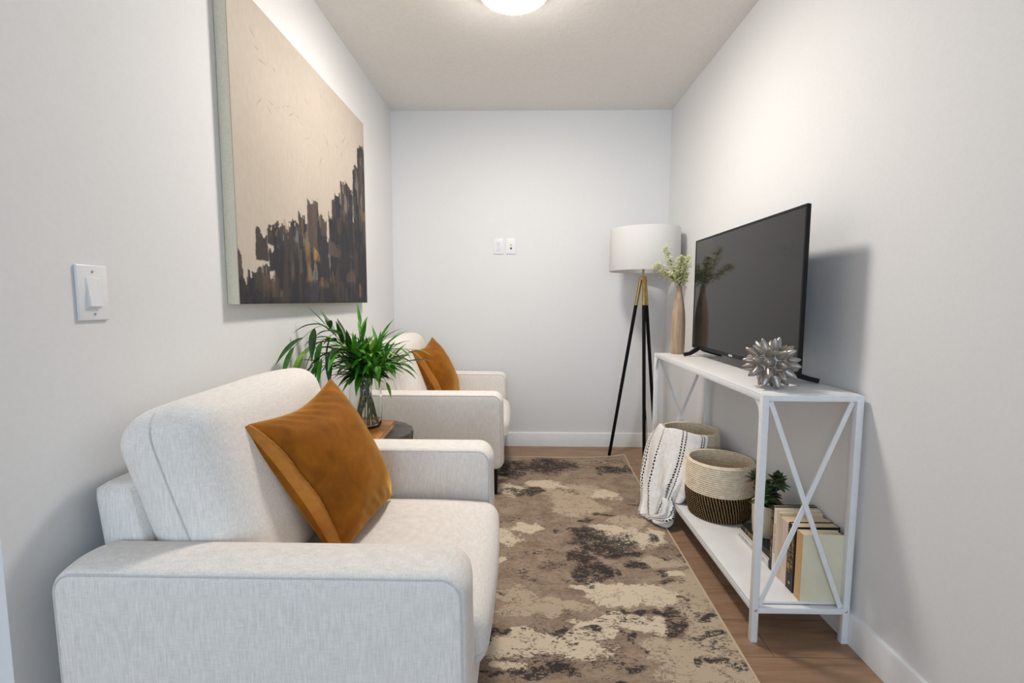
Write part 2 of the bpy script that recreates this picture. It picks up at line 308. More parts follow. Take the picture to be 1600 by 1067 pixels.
def mat_rug():
    t = NT('distressed_rug_weave', .95, None, .1)
    at = t.node('ShaderNodeAttribute', attribute_name='pattern'); sep = t.node('ShaderNodeSeparateColor'); t.l.new(at.outputs['Color'], sep.inputs[0])
    al = at.outputs['Alpha']
    v = t.coord()
    n1 = t.noise(t.coord((1, 1.5, 1)), 9, 8, .62, .5); n2 = t.noise(t.coord((1, 1.7, 1)), 17, 9, .72, .7); n3 = t.noise(t.coord((2.2, 5, 1)), 26, 7, .75, .3)
    fine = t.noise(t.coord((330, 330, 330)), 1, 1)
    base = t.ramp(t.math('ADD', t.math('MULTIPLY', n1, .5), t.math('MULTIPLY', n3, .5)), [(.0, rgb(142, 121, 104)), (.46, rgb(158, 138, 119)), (.52, rgb(170, 150, 130)), (.59, rgb(184, 163, 142))], 'CONSTANT')
    n4 = t.noise(t.coord((1.4, 3.4, 1)), 62, 5, .7, .2)
    def ragged(ch, nz, amp, th, w=.03):
        s = t.math('MULTIPLY', ch, t.math('ADD', 1, t.math('MULTIPLY', t.math('SUBTRACT', nz, .5), amp)))
        n = t.node('ShaderNodeMapRange'); n.inputs['From Min'].default_value = th - w; n.inputs['From Max'].default_value = th + w
        t.l.new(s, n.inputs['Value']); return n.outputs[0]
    def mask(ch, nz, amp, th, w=.02):
        s = t.math('ADD', ch, t.math('MULTIPLY', t.math('SUBTRACT', nz, .5), amp))
        n = t.node('ShaderNodeMapRange'); n.inputs['From Min'].default_value = th - w; n.inputs['From Max'].default_value = th + w
        t.l.new(s, n.inputs['Value']); return n.outputs[0]
    lt = ragged(sep.outputs['Green'], t.math('ADD', t.math('MULTIPLY', n3, .55), t.math('MULTIPLY', n2, .45)), 7, .5)
    col = t.mix(lt, base, rgb(196, 177, 152))
    cr_ = ragged(sep.outputs['Red'], t.math('ADD', t.math('MULTIPLY', n2, .5), t.math('ADD', t.math('MULTIPLY', n3, .3), t.math('MULTIPLY', n4, .2))), 6, .5)
    col = t.mix(cr_, col, rgb(224, 207, 181))
    dk = ragged(sep.outputs['Blue'], t.math('ADD', t.math('MULTIPLY', n3, .40), t.math('ADD', t.math('MULTIPLY', n2, .30), t.math('MULTIPLY', n4, .30))), 9.5, .55)
    dcol = t.ramp(n3, [(.42, rgb(28, 30, 36)), (.6, rgb(58, 57, 60))])
    col = t.mix(t.math('MULTIPLY', dk, .93), col, dcol)
    sk = mask(al, t.noise(t.coord((1.3, 2.6, 1)), 42, 6, .7, .4), 4.2, 1.12)
    col = t.mix(t.math('MULTIPLY', sk, .85), col, rgb(56, 54, 58))
    vn = t.noise(t.coord((1, 1.3, 1)), 5.5, 7, .6, .3); vein = t.math('LESS_THAN', t.math('ABSOLUTE', t.math('SUBTRACT', vn, .5)), .0065)
    vein = t.math('MULTIPLY', vein, mask(n3, n2, 0, .50, .02)); col = t.mix(t.math('MULTIPLY', vein, .75), col, rgb(70, 62, 60))
    wv = t.node('ShaderNodeTexWave', wave_type='BANDS', bands_direction='X'); wv.inputs['Scale'].default_value = 95; t.l.new(v, wv.inputs['Vector'])
    col = t.mix(t.math('MULTIPLY', t.math('MULTIPLY', wv.outputs['Fac'], fine), .28), col, rgb(110, 92, 80))
    t.base(col); t.bump(t.math('ADD', t.math('MULTIPLY', wv.outputs['Fac'], .5), fine), .5, .003); return t.m
RX0, RX1, RY0, RY1 = -.80, .72, .72, 3.13
def rug():
    nx, ny = 150, 240
    root = thing('area_rug', 'distressed taupe, cream and charcoal area rug on the wood floor', 'rug')
    xs = np.linspace(RX0, RX1, nx + 1); ys = np.linspace(RY0, RY1, ny + 1)
    def place(x, y, z):
        # whole rug turned by about a degree, far right corner curling up a little
        a = R(-1.2); cx, cy = .72, 3.13
        X = cx + (x - cx) * math.cos(a) - (y - cy) * math.sin(a); Y = cy + (x - cx) * math.sin(a) + (y - cy) * math.cos(a)
        c = max(0, 1 - math.hypot(x - RX1, y - RY1) / .32)
        return (X + .004, Y + .02 + .03 * c * c * 0 + .012 * max(0, (x - .2) / .5), z + .022 * c * c)
    bm = bmesh.new(); g = [[bm.verts.new(place(x, y, .009)) for x in xs] for y in ys]
    for j in range(ny):
        for i in range(nx): bm.faces.new((g[j][i], g[j][i + 1], g[j + 1][i + 1], g[j + 1][i]))
    # rim down to the floor
    loop = [g[0][i] for i in range(nx + 1)] + [g[j][nx] for j in range(1, ny + 1)] + [g[ny][i] for i in range(nx - 1, -1, -1)] + [g[j][0] for j in range(ny - 1, 0, -1)]
    low = [bm.verts.new((v.co.x, v.co.y, v.co.z - .008)) for v in loop]; k = len(loop)
    for i in range(k): bm.faces.new((loop[i], low[i], low[(i + 1) % k], loop[(i + 1) % k]))
    bm.faces.new(low[::-1])
    o = finish('woven_field', bm, mat_rug(), root, 40)
    me = o.data; cs = np.empty(len(me.vertices) * 3); me.vertices.foreach_get('co', cs); cs = cs.reshape(-1, 3)
    X, Y = cs[:, 0], cs[:, 1]
    def norm(f): return np.clip(f, 0, 1)
    # outside the visible strip the same kind of patches continue
    rr = random.Random(4)
    ex = [(rr.uniform(-.8, -.1), rr.uniform(.7, 3.1), rr.uniform(.04, .14), rr.uniform(.03, .09)) for _ in range(22)]
    a = np.stack([norm(blobs(X, Y, RUG_CREAM + ex[:11])), norm(blobs(X, Y, RUG_LIGHT)), norm(.86 * blobs(X, Y, RUG_DARK + ex[11:], 1.30, 1.2)), norm(blobs(X, Y, RUG_SPECK))], 1)
    at = me.color_attributes.new('pattern', 'FLOAT_COLOR', 'POINT'); at.data.foreach_set('color', a.astype(np.float32).ravel())
    # pale overlocked edge
    bm = bmesh.new()
    def run(x0, y0, x1, y1, n=40): return [place(x0 + (x1 - x0) * i / n, y0 + (y1 - y0) * i / n, .0065) for i in range(n + 1)]
    for q in ((RX1, RY0, RX1, RY1), (RX0, RY1, RX1, RY1), (RX0, RY0, RX0, RY1), (RX0, RY0, RX1, RY0)): tube(bm, run(*q), .0052, 6)
    finish('edge_binding', bm, simple('rug_binding', rgb(196, 176, 148), .9, scale=120, bump=.4), root)
rug()

# ------------------------------------------------------------------ painting
STROKES.insert(5, (1.558, 1.775, 1.08, 1.172, 1)); STROKES.insert(6, (1.60, 1.70, 1.08, 1.150, 4))
def painting():
    X0 = -.8985; y0, y1, z0, z1 = 1.4775, 2.722, 1.078, 2.09
    root = thing('canvas_painting', 'large abstract canvas, beige with charcoal and gold strokes, on left wall', 'painting', (XL, (y0 + y1) / 2, z0))
    ly = (y0 + y1) / 2
    # stretcher with pale canvas sides
    bm = bmesh.new(); box(bm, .0005, X0 - XL - .0006, y0 - ly, y1 - ly, 0, z1 - z0, .003, 2)
    finish('stretched_canvas', bm, simple('raw_canvas', rgb(226, 218, 196), .85, scale=200, bump=.3), root)
    ny, nz = 430, 340
    yy = np.linspace(y0 + .002, y1 - .001, ny); zz = np.linspace(z0 + .001, z1 - .002, nz); Y, Z = np.meshgrid(yy, zz)
    rng = np.random.RandomState(7)
    def fbm(sc_y, sc_z, oct=5, seed=0):
        r = np.random.RandomState(seed); out = np.zeros_like(Y); amp = 1; tot = 0
        for o in range(oct):
            gy, gz = max(2, int(sc_y * 2 ** o)), max(2, int(sc_z * 2 ** o)); G = r.rand(gz + 2, gy + 2)
            fy = (Y - y0) / (y1 - y0) * gy; fz = (Z - z0) / (z1 - z0) * gz; iy = fy.astype(int); iz = fz.astype(int); ty = fy - iy; tz = fz - iz
            ty = ty * ty * (3 - 2 * ty); tz = tz * tz * (3 - 2 * tz)
            out += amp * ((G[iz, iy] * (1 - ty) + G[iz, iy + 1] * ty) * (1 - tz) + (G[iz + 1, iy] * (1 - ty) + G[iz + 1, iy + 1] * ty) * tz); tot += amp; amp *= .55
        return out / tot
    def c3(r, g, b): return np.array([lin(r / 255), lin(g / 255), lin(b / 255)])
    n1 = fbm(3, 3, 6, 1); n2 = fbm(40, 8, 4, 2); n3 = fbm(90, 90, 3, 3)
    col = c3(184, 172, 158) * (1 - n1[..., None]) + c3(199, 188, 175) * n1[..., None]
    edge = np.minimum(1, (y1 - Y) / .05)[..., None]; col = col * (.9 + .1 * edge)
    hgt = n3 * .15 + n1 * .3
    # small scratched marks in the pale field
    for _ in range(26):
        cy, cz = rng.uniform(y0 + .1, y1 - .2), rng.uniform(z0 + .55, z0 + .95); a = rng.uniform(-1.2, 1.2); l = rng.uniform(.01, .035)
        u = (Y - cy) * math.cos(a) + (Z - cz) * math.sin(a); v = -(Y - cy) * math.sin(a) + (Z - cz) * math.cos(a)
        m = np.exp(-(u / l) ** 2 - (v / .003) ** 2) * (n3 > .42); col -= .30 * m[..., None] * col; hgt += .6 * m
    pal = [c3(50, 49, 54), c3(66, 61, 60), c3(84, 74, 68), c3(126, 102, 68), c3(92, 78, 64), c3(164, 128, 74), c3(100, 106, 104), c3(62, 62, 70)]
    for k, (a, b, zb, zt, ci) in enumerate(STROKES):
        ra = np.random.RandomState(50 + k); ph = ra.rand() * 10
        top = zt + .010 * np.sin((Y - a) / max(b - a, .01) * 5 + ph) + .03 * (n2 - .5) + .05 * (n3 - .5) - .35 * np.abs((Y - (a + b) / 2)) ** 1.0 * (.35 if ra.rand() < .7 else -.15)
        bot = zb + (.02 * (n2 - .5) if zb > z0 + .05 else -.02)
        ea = a + .016 * (fbm(6, 14, 3, 80 + k) - .5) + .008 * (n3 - .5); eb = b + .016 * (fbm(6, 14, 3, 180 + k) - .5) + .008 * (n3 - .5)
        soft = .0035 if ci in (0, 1, 2) else .014
        m = np.clip((Y - ea) / soft, 0, 1) * np.clip((eb - Y) / soft, 0, 1) * np.clip((top - Z) / soft, 0, 1) * np.clip((Z - bot) / soft, 0, 1)
        if ci > 2: m = .8 * m * np.clip(.5 + 2.2 * (n2 - .42) + 1.2 * (n1 - .5), 0, 1)
        elif zb < z0 + .05 and k > 3: m = m * np.clip(1.35 - .6 * (n2 > .62), 0, 1)
        streak = .72 + .6 * n2 + .25 * (n3 - .5)
        cc = pal[ci] * streak[..., None]
        gold = np.clip((fbm(24, 5, 3, 300 + k) - .60) * 7, 0, 1)[..., None] * .38
        if ci in (0, 1): cc = cc * (1 - gold) + pal[4] * gold
        col = col * (1 - m[..., None]) + cc * m[..., None]; hgt = hgt * (1 - m * .6) + m * (.5 + .5 * n2)
    bm = bmesh.new(); V = [[bm.verts.new((X0 - XL, yy[i] - ly, zz[j] - z0)) for i in range(ny)] for j in range(nz)]
    for j in range(nz):
        for i in range(ny): V[j][i].co.x = X0 - XL + .0012 * float(hgt[j, i]) * min(1, i / 3, j / 3, (ny - 1 - i) / 3, (nz - 1 - j) / 3)
    for j in range(nz - 1):
        for i in range(ny - 1): bm.faces.new((V[j][i], V[j][i + 1], V[j + 1][i + 1], V[j + 1][i]))
    t = NT('oil_paint', .6, None, .2); at = t.node('ShaderNodeAttribute', attribute_name='paint')
    br = t.noise(t.coord((20, 60, 30)), 1, 5); t.base(t.mix(.16, at.outputs['Color'], t.ramp(br, [(.3, (.55, .55, .55, 1)), (.7, (1, 1, 1, 1))]), 'MULTIPLY'))
    t.bump(t.noise(t.coord((60, 260, 60)), 1, 4), .25, .002)
    o = finish('painted_face', bm, t.m, root, 180)
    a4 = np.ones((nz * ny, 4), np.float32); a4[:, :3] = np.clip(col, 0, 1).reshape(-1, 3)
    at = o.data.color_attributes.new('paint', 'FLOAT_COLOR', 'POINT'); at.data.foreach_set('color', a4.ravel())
painting()

# ------------------------------------------------------------------ switch and outlets
def plate(bm, w, h, t=.006, mat4=None): box(bm, -w / 2, w / 2, -.0, t, -h / 2, h / 2, .0025, 3, 0, mat4)
def screw(parent, loc):
    bm = bmesh.new(); m = Matrix.Rotation(R(-90), 4, 'X'); lathe(bm, [(.0001, .0012), (.0028, .001), (.0032, 0)], 14)
    bmesh.ops.transform(bm, matrix=m, verts=bm.verts); box(bm, -.0024, .0024, .0009, .0014, -.0003, .0003)
    o = finish('screw', bm, M['bolt'], parent); o.location = loc; return o
S = thing('light_switch', 'white rocker light switch on the left wall', 'light switch', (XL, 1.0045, 1.107), R(-90))
bm = bmesh.new(); plate(bm, .074, .120); finish('cover_plate', bm, M['plastic'], S)
bm = bmesh.new(); box(bm, -.0175, .0175, .005, .0072, -.034, .034, .001); finish('switch_frame', bm, M['plastic'], S)
bm = bmesh.new()
v = [bm.verts.new(p) for p in ((-.0155, .006, -.031), (.0155, .006, -.031), (.0155, .006, .031), (-.0155, .006, .031), (-.0155, .0135, -.030), (.0155, .0135, -.030), (.0155, .0075, .031), (-.0155, .0075, .031))]
for q in ((0, 1, 5, 4), (1, 2, 6, 5), (2, 3, 7, 6), (3, 0, 4, 7), (4, 5, 6, 7), (3, 2, 1, 0)): bm.faces.new([v[i] for i in q])
bmesh.ops.recalc_face_normals(bm, faces=bm.faces); bmesh.ops.bevel(bm, geom=list(bm.edges), offset=.0008, segments=1, affect='EDGES')
finish('rocker', bm, M['plastic'], S)
screw(S, (0, .006, .046)); screw(S, (0, .006, -.046))

O = thing('wall_outlet', 'white double power outlet on the back wall, beside the cable plate', 'outlet', (-.163, YB, 1.486), R(180))
bm = bmesh.new(); plate(bm, .072, .112); finish('cover_plate', bm, M['plastic'], O)
for dz in (.02, -.02):
    bm = bmesh.new(); box(bm, -.0165, .0165, .005, .0075, dz - .0145, dz + .0145, .004, 3)
    r_ = finish('receptacle', bm, M['plastic'], O)
    bm = bmesh.new()
    box(bm, .005, .0072, .0072, .0079, dz - .001, dz + .008); box(bm, -.0072, -.005, .0072, .0079, dz - .001, dz + .008); box(bm, -.0022, .0022, .0072, .0079, dz - .010, dz - .0052, .0004, 1)
    finish('socket_slots', bm, M['dark_slot'], r_)
screw(O, (0, .006, 0))
O = thing('cable_outlet', 'white cable wall plate with gold and dark jacks, right of the power outlet', 'outlet', (-.0725, YB, 1.4865), R(180))
bm = bmesh.new(); plate(bm, .072, .112); finish('cover_plate', bm, M['plastic'], O)
for dz, m_ in ((.013, 'gold_jack'), (-.014, 'dark_slot')):
    bm = bmesh.new(); lathe(bm, [(.0001, .012), (.0042, .012), (.0045, .006), (.007, .0058), (.007, 0)], 12); bmesh.ops.transform(bm, matrix=Matrix.Translation((0, .004, dz)) @ Matrix.Rotation(R(-90), 4, 'X'), verts=bm.verts)
    finish('jack', bm, M[m_], O)
screw(O, (0, .006, .045)); screw(O, (0, .006, -.045))

# ------------------------------------------------------------------ armchairs (local x = towards the TV, y = away from the camera; origin under the back near corner)
def armchair(loc, label):
    root = thing('armchair', label, 'armchair', loc, 0, 'pair of cream armchairs along the left wall')
    W, X0, X1 = .86, 0, .79                                   # world X -.89 .. -.10
    def arm(y0, y1, outer):
        # side outline with soft corners, extruded with softened edges
        def outline(grow):
            P = []; cs = [(X1, .585, .050, 0), (X0, .585, .045, 90), (X0 + .005, .165, .02, 180), (X1 + .004, .165, .035, 270)]
            for cx, cz, r, a0 in cs:
                sx = -1 if cx > .4 else 1; sz = -1 if cz > .4 else 1
                for k in range(9):
                    a = R(a0 + 90 * k / 8); P.append((cx + sx * r + (r - grow) * math.cos(a), cz + sz * r + (r - grow) * math.sin(a)))
            return P
        bm = bmesh.new(); secs = []
        N = 10; hw = (y1 - y0) / 2; e = .014
        ts = [(-hw, e), (-hw + .0025, .007), (-hw + .007, .0025), (-hw + e, 0)]
        mid = [(-hw + e + (2 * hw - 2 * e) * k / N, -.006 * (1 - (2 * k / N - 1) ** 2)) for k in range(1, N)]
        ts = ts + mid + [(-t, g) for t, g in reversed(ts)]
        for t, g in ts:
            secs.append([bm.verts.new((x, (y0 + y1) / 2 + t, z)) for x, z in outline(g)])
        n = len(secs[0])
        for a, b in zip(secs, secs[1:]):
            for j in range(n): bm.faces.new((a[j], a[(j + 1) % n], b[(j + 1) % n], b[j]))
        for s_, dy in ((secs[0], -1), (secs[-1], 1)):         # slightly domed side panel
            c = [sum(v.co[i] for v in s_) / n for i in range(3)]
            prev = s_
            for q in (.96, .85, .6, .3):
                ring = [bm.verts.new((c[0] + (v.co.x - c[0]) * q, v.co.y + dy * .006 * (1 - q) ** .5, c[2] + (v.co.z - c[2]) * q)) for v in s_]
                for j in range(n): bm.faces.new((prev[j], prev[(j + 1) % n], ring[(j + 1) % n], ring[j]))
                prev = ring
            bm.faces.new(prev)
        bmesh.ops.recalc_face_normals(bm, faces=bm.faces)
        a_ = finish('armrest', bm, M['fabric'], root, 60)
        bm = bmesh.new()
        for yy in (y0 + .002, y1 - .002):
            pts = [(x, yy, z) for x, z in outline(.0095)]
            pts = pts[30:36] + pts[0:20]                      # front edge, top edge, back edge
            tube(bm, pts, .0028, 6)
        finish('piping', bm, M['piping'], a_)
    arm(0, .122, -1); arm(W - .122, W, 1)
    bm = bmesh.new(); rbox(bm, .735, W - .24, .13, .03, 10)
    o = finish('seat_base', bm, M['fabric'], root, 180); o.location = (.425, W / 2, .235)
    def seat(p, u):
        p.z += -.012 * max(0, u[0]) ** 4; return p
    bm = bmesh.new(); rbox(bm, .66, W - .246, .135, .045, 18, (.012, .0, .014), seat)
    o = finish('seat_cushion', bm, M['fabric'], root, 180); o.location = (.487, W / 2, .3535)
    bm = bmesh.new()
    hx, hy, rc = .330, (W - .246) / 2, .045; pts = [Vector((.487 - .1, W / 2 - hy, .322))]
    for cy, a0 in ((-1, -90), (1, 0)):
        for k in range(7):
            a = R(a0 + 15 * k); y_ = cy * (hy - rc) + rc * math.sin(a); pts.append(Vector((.487 + hx - rc + rc * math.cos(a) + .009 * (1 - (y_ / hy) ** 2), W / 2 + y_, .322)))
        if cy < 0: pts += [Vector((.487 + hx + .009 * (1 - q * q), W / 2 + q * hy, .322)) for q in (-.7, -.5, -.25, 0, .25, .5, .7)]
    pts.append(Vector((.487 - .1, W / 2 + hy, .322)))
    tube(bm, pts, .0026, 6); finish('cushion_piping', bm, M['piping'], o).location = (-.487, -W / 2, -.3535)
    # slanted back frame
    def back(p, u):
        p.x += -.10 * (p.z / .27) * .5; return p
    bm = bmesh.new(); rbox(bm, .085, W - .244, .52, .016, 10, (0, 0, .004), lambda p, u: Vector((p.x - .055 * (p.z + .26) / .52 + (.0 if p.x < 0 else .06 * (.26 - p.z) / .52), p.y, p.z)))
    o = finish('back_frame', bm, M['fabric'], root, 180); o.location = (.076, W / 2, .437)
    # back cushion, leaning
    def bc(p, u):
        fat = 1 + .06 * u[2]
        p.x *= fat
        n = mnoise.noise(Vector((p.y * 3, p.z * 4, p.x * 2))) * .008
        p.x += n; p.z += .006 * mnoise.noise(Vector((p.y * 4, p.x * 5, 3)))
        return p
    m = Matrix.Rotation(R(-19), 4, 'Y')
    bm = bmesh.new(); rbox(bm, .215, W - .250, .475, .072, 22, (.022, .006, .010), bc); bmesh.ops.transform(bm, matrix=m, verts=bm.verts)
    o = finish('back_cushion', bm, M['fabric'], root, 180); o.location = (.172, W / 2, .630)
    for sy in (-1, 1):                                        # stitched seam round each end panel
        bm = bmesh.new(); P = []
        for k in range(41):
            a = 2 * math.pi * k / 40; cxs, czs = math.cos(a), math.sin(a)
            q = Vector((.0, sy * ((W - .262) / 2 - .010), 0)); s = abs(cxs) ** .35 * (1 if cxs > 0 else -1); c = abs(czs) ** .35 * (1 if czs > 0 else -1)
        hw_ = (W - .250) / 2
        for i in range(45):
            zz = -.228 + .456 * i / 44; e_ = abs(zz) - .1655
            P.append(Vector((.0, sy * ((hw_ + .006 * (1 - (zz / .2375) ** 2)) if e_ < 0 else (hw_ - .072 + (.072 ** 2 - e_ ** 2) ** .5 + .006 * (1 - (zz / .2375) ** 2))), zz)))
        tube(bm, P, .0026, 6); bmesh.ops.transform(bm, matrix=m, verts=bm.verts)
        finish('side_seam', bm, M['piping'], o)
    for lx, ly in ((.06, .07), (.06, W - .07), (.745, .045), (.745, W - .045)):
        bm = bmesh.new(); dx = .01 if lx > .4 else -.01
        z0 = .0 if lx + loc[0] < -.81 else .0105
        tube(bm, [(lx, ly, .18), (lx + dx * .4, ly, .12), (lx + dx, ly, z0)], [.020, .0165, .009], 16)
        finish('leg', bm, M['black_leg'], root)
    return root
A1 = armchair((-.89, .818, 0), 'cream fabric armchair nearest the camera, cut off by the frame')
A2 = copy_tree(A1); A2.location.y = 2.488; A2['label'] = 'cream fabric armchair against the back wall, behind the plant and side table'

# ------------------------------------------------------------------ velvet pillows
def pillow(label):
    A, B, Cc, D = Vector((-.662, 1.055, .800)), Vector((-.594, 1.432, .850)), Vector((-.428, 1.505, .438)), Vector((-.470, 1.130, .425))
    ctr = (A + B + Cc + D) / 4
    root = thing('throw_pillow', label, 'pillow', (-.46, 1.3, .425), 0, 'ochre velvet throw pillows')
    org = Vector(root.location)
    nrm = (B - A).cross(D - A).normalized()
    if nrm.x < 0: nrm = -nrm
    n = 44; bm = bmesh.new()
    def P(u, v, side):                                        # u A->B, v A->D
        s, t = 2 * u - 1, 2 * v - 1
        # edges drawn in between the pointed corners
        s2 = s * (1 - (.06 if s < 0 else .02) * (1 - t * t)); t2 = t * (1 - (.17 if t < 0 else .05) * (1 - abs(s) ** 1.6))
        a, b = (s2 + 1) / 2, (t2 + 1) / 2
        p = A * (1 - a) * (1 - b) + B * a * (1 - b) + Cc * a * b + D * (1 - a) * b
        g = max(0, (1 - s ** 4)) * max(0, (1 - t ** 4)); h = (max(0, 1 - s * s) * max(0, 1 - t * t)) ** .5
        th = (.100 if side > 0 else .055) * (.72 * h + .28 * g)
        edge = min(1 - abs(s), 1 - abs(t))
        wr = .006 * math.sin(26 * (s + .3 * math.sin(4 * t)) ) * math.exp(-((1 - abs(t)) / .25) ** 2) * (1 - abs(s)) + .005 * mnoise.noise(Vector((s * 2.5, t * 2.5, side)))
        k = min(1, edge / .08)
        return p + nrm * side * (th + wr * k + .003 * k) - org
    grids = []
    for side in (1, -1):
        g = [[None] * (n + 1) for _ in range(n + 1)]
        for j in range(n + 1):
            for i in range(n + 1):
                # denser near the borders
                u = .5 - .5 * math.cos(math.pi * i / n); v = .5 - .5 * math.cos(math.pi * j / n); u = .5 * u + .5 * i / n; v = .5 * v + .5 * j / n
                if side < 0 and (i in (0, n) or j in (0, n)): g[j][i] = grids[0][j][i]
                else: g[j][i] = bm.verts.new(P(u, v, side))
        for j in range(n):
            for i in range(n): bm.faces.new((g[j][i], g[j][i + 1], g[j + 1][i + 1], g[j + 1][i]))
        grids.append(g)
    bmesh.ops.recalc_face_normals(bm, faces=bm.faces)
    finish('pillow_cover', bm, M['velvet'], root, 180)
    # folded closure strip down the near side
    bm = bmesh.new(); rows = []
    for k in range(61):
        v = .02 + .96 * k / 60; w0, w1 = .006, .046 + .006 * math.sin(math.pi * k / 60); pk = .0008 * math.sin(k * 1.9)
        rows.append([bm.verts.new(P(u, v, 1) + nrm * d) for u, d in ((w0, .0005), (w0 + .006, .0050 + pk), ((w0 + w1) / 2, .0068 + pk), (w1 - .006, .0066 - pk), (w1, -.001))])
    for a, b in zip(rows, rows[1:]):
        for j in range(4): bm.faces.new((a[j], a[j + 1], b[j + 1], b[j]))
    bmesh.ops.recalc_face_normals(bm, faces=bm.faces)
    finish('closure_flap', bm, M['velvet_flap_lit'], root, 180)
    return root
P1 = pillow('ochre velvet pillow on the near armchair')
P2 = copy_tree(P1); P2.location.y += 1.67; P2['label'] = 'ochre velvet pillow on the far armchair by the back wall'

# ------------------------------------------------------------------ side table, book, vase
TZ = .50
ST = thing('side_table', 'dark scalloped-edge side table between the two armchairs', 'side table', (-.70, 2.07, 0))
bm = bmesh.new()
def scal(a, z): return .022 * abs(math.sin(a * 9 + .5 * math.sin(3 * a))) + .006 * math.sin(5 * a + 1) + .004 * math.sin(17 * a)
lathe(bm, [(.0, TZ), (.10, TZ), (.19, TZ), (.200, TZ - .003), (.203, TZ - .01), (.200, TZ - .045), (.195, TZ - .05), (.05, TZ - .05), (.0, TZ - .05)][1:8], 144, close=True, wob=scal)
finish('table_top', bm, simple('charred_wood', (.075, .068, .062, 1), .45, var=.25, scale=25, bump=.3), ST, 40)
for k in range(3):
    a = R(90 + 120 * k); bm = bmesh.new(); tube(bm, [(.12 * math.cos(a), .12 * math.sin(a), TZ - .05), (.155 * math.cos(a), .155 * math.sin(a), .0105 if k == 2 else .0105)], [.012, .009], 12); finish('leg', bm, M['black_leg'], ST)
tan = simple('tan_leather', rgb(196, 124, 52), .5, var=.10, scale=35, bump=.2)
paper = simple('paper_edges', rgb(222, 202, 170), .9, var=.08, scale=150)
NB = thing('leather_notebook', 'tan leather notebook on the side table under the glass vase', 'book', (-.715, 1.99, TZ), R(3))
bm = bmesh.new(); box(bm, -.130, .126, -.138, .146, .004, .023, .001, 1); finish('pages', bm, paper, NB)
bm = bmesh.new(); box(bm, -.133, .130, -.142, .150, .0, .004, .0015, 2); box(bm, -.133, .130, -.142, .150, .023, .029, .002, 2); box(bm, -.136, -.130, -.142, .150, .0, .029, .002, 2)
finish('cover', bm, tan, NB)
bm = bmesh.new()
for a, b, c, d in ((.045, .11, -.136, -.1345), (.045, .11, -.126, -.1245), (.045, .0465, -.136, -.1245), (.1085, .11, -.136, -.1245)): box(bm, a, b, c, d, .0288, .0294)
finish('strap_slot', bm, simple('dark_stitch', rgb(110, 62, 24), .7), NB)
BZ = TZ + .0295
glass = NT('clear_glass', .0, (.97, 1, .985, 1)); glass.b.inputs['Transmission Weight'].default_value = 1; glass.b.inputs['IOR'].default_value = 1.45
VX, VY = -.690, 2.035
GV = thing('glass_vase', 'clear glass jar vase on the tan notebook holding leafy stems', 'vase', (VX, VY, BZ))
bm = bmesh.new()
out = [(.001, .0), (.052, .0), (.062, .003), (.067, .012), (.069, .03), (.0695, .12), (.069, .165), (.064, .185), (.060, .197), (.0575, .206), (.0575, .220), (.0595, .231), (.062, .238)]
inn = [(.0595, .239), (.0565, .231), (.0545, .220), (.0545, .206), (.057, .197), (.061, .184), (.0655, .165), (.066, .12), (.0655, .03), (.062, .014), (.05, .009), (.001, .008)]
lathe(bm, out + inn, 64); finish('jar', bm, glass.m, GV, 180)

leafm = []
for nm, a, b in (('leaf_dark', (22, 56, 18), (50, 92, 30)), ('leaf_mid', (44, 118, 30), (86, 158, 46)), ('leaf_bright', (100, 160, 44), (150, 192, 76))):
    t = NT(nm, .42, None, .45); t.b.inputs['Transmission Weight'].default_value = 0
    f = t.noise(t.coord(), 22, 3); t.base(t.ramp(f, [(.3, rgb(*a)), (.7, rgb(*b))])); leafm.append(t.m)
stemm = simple('plant_stem', rgb(88, 108, 44), .5)
def leaf(bm, base, d, up, L, w, droop=.3, mi=0, fold=.35):
    d = Vector(d).normalized(); s = d.cross(Vector(up)); 
    if s.length < 1e-3: s = Vector((1, 0, 0))
    s.normalize(); nrm = s.cross(d).normalized(); p = Vector(base); rows = []; n = 8; dd = d.copy()
    for i in range(n + 1):
        t = i / n; ww = w * (math.sin(math.pi * min(1, t ** .75)) ** .9) * (1 - .25 * t) if 0 < i < n else w * .06
        rows.append([bm.verts.new(p - s * ww + nrm * ww * fold), bm.verts.new(p), bm.verts.new(p + s * ww + nrm * ww * fold)])
        dd = (dd + Vector((0, 0, -droop / n))).normalized(); nrm = s.cross(dd).normalized(); p = p + dd * L / n
    for a, b in zip(rows, rows[1:]):
        for j in range(2): bm.faces.new((a[j], a[j + 1], b[j + 1], b[j])).material_index = mi
def clampx(p):
    p = Vector(p); p.x = max(p.x, XL + .012); return p
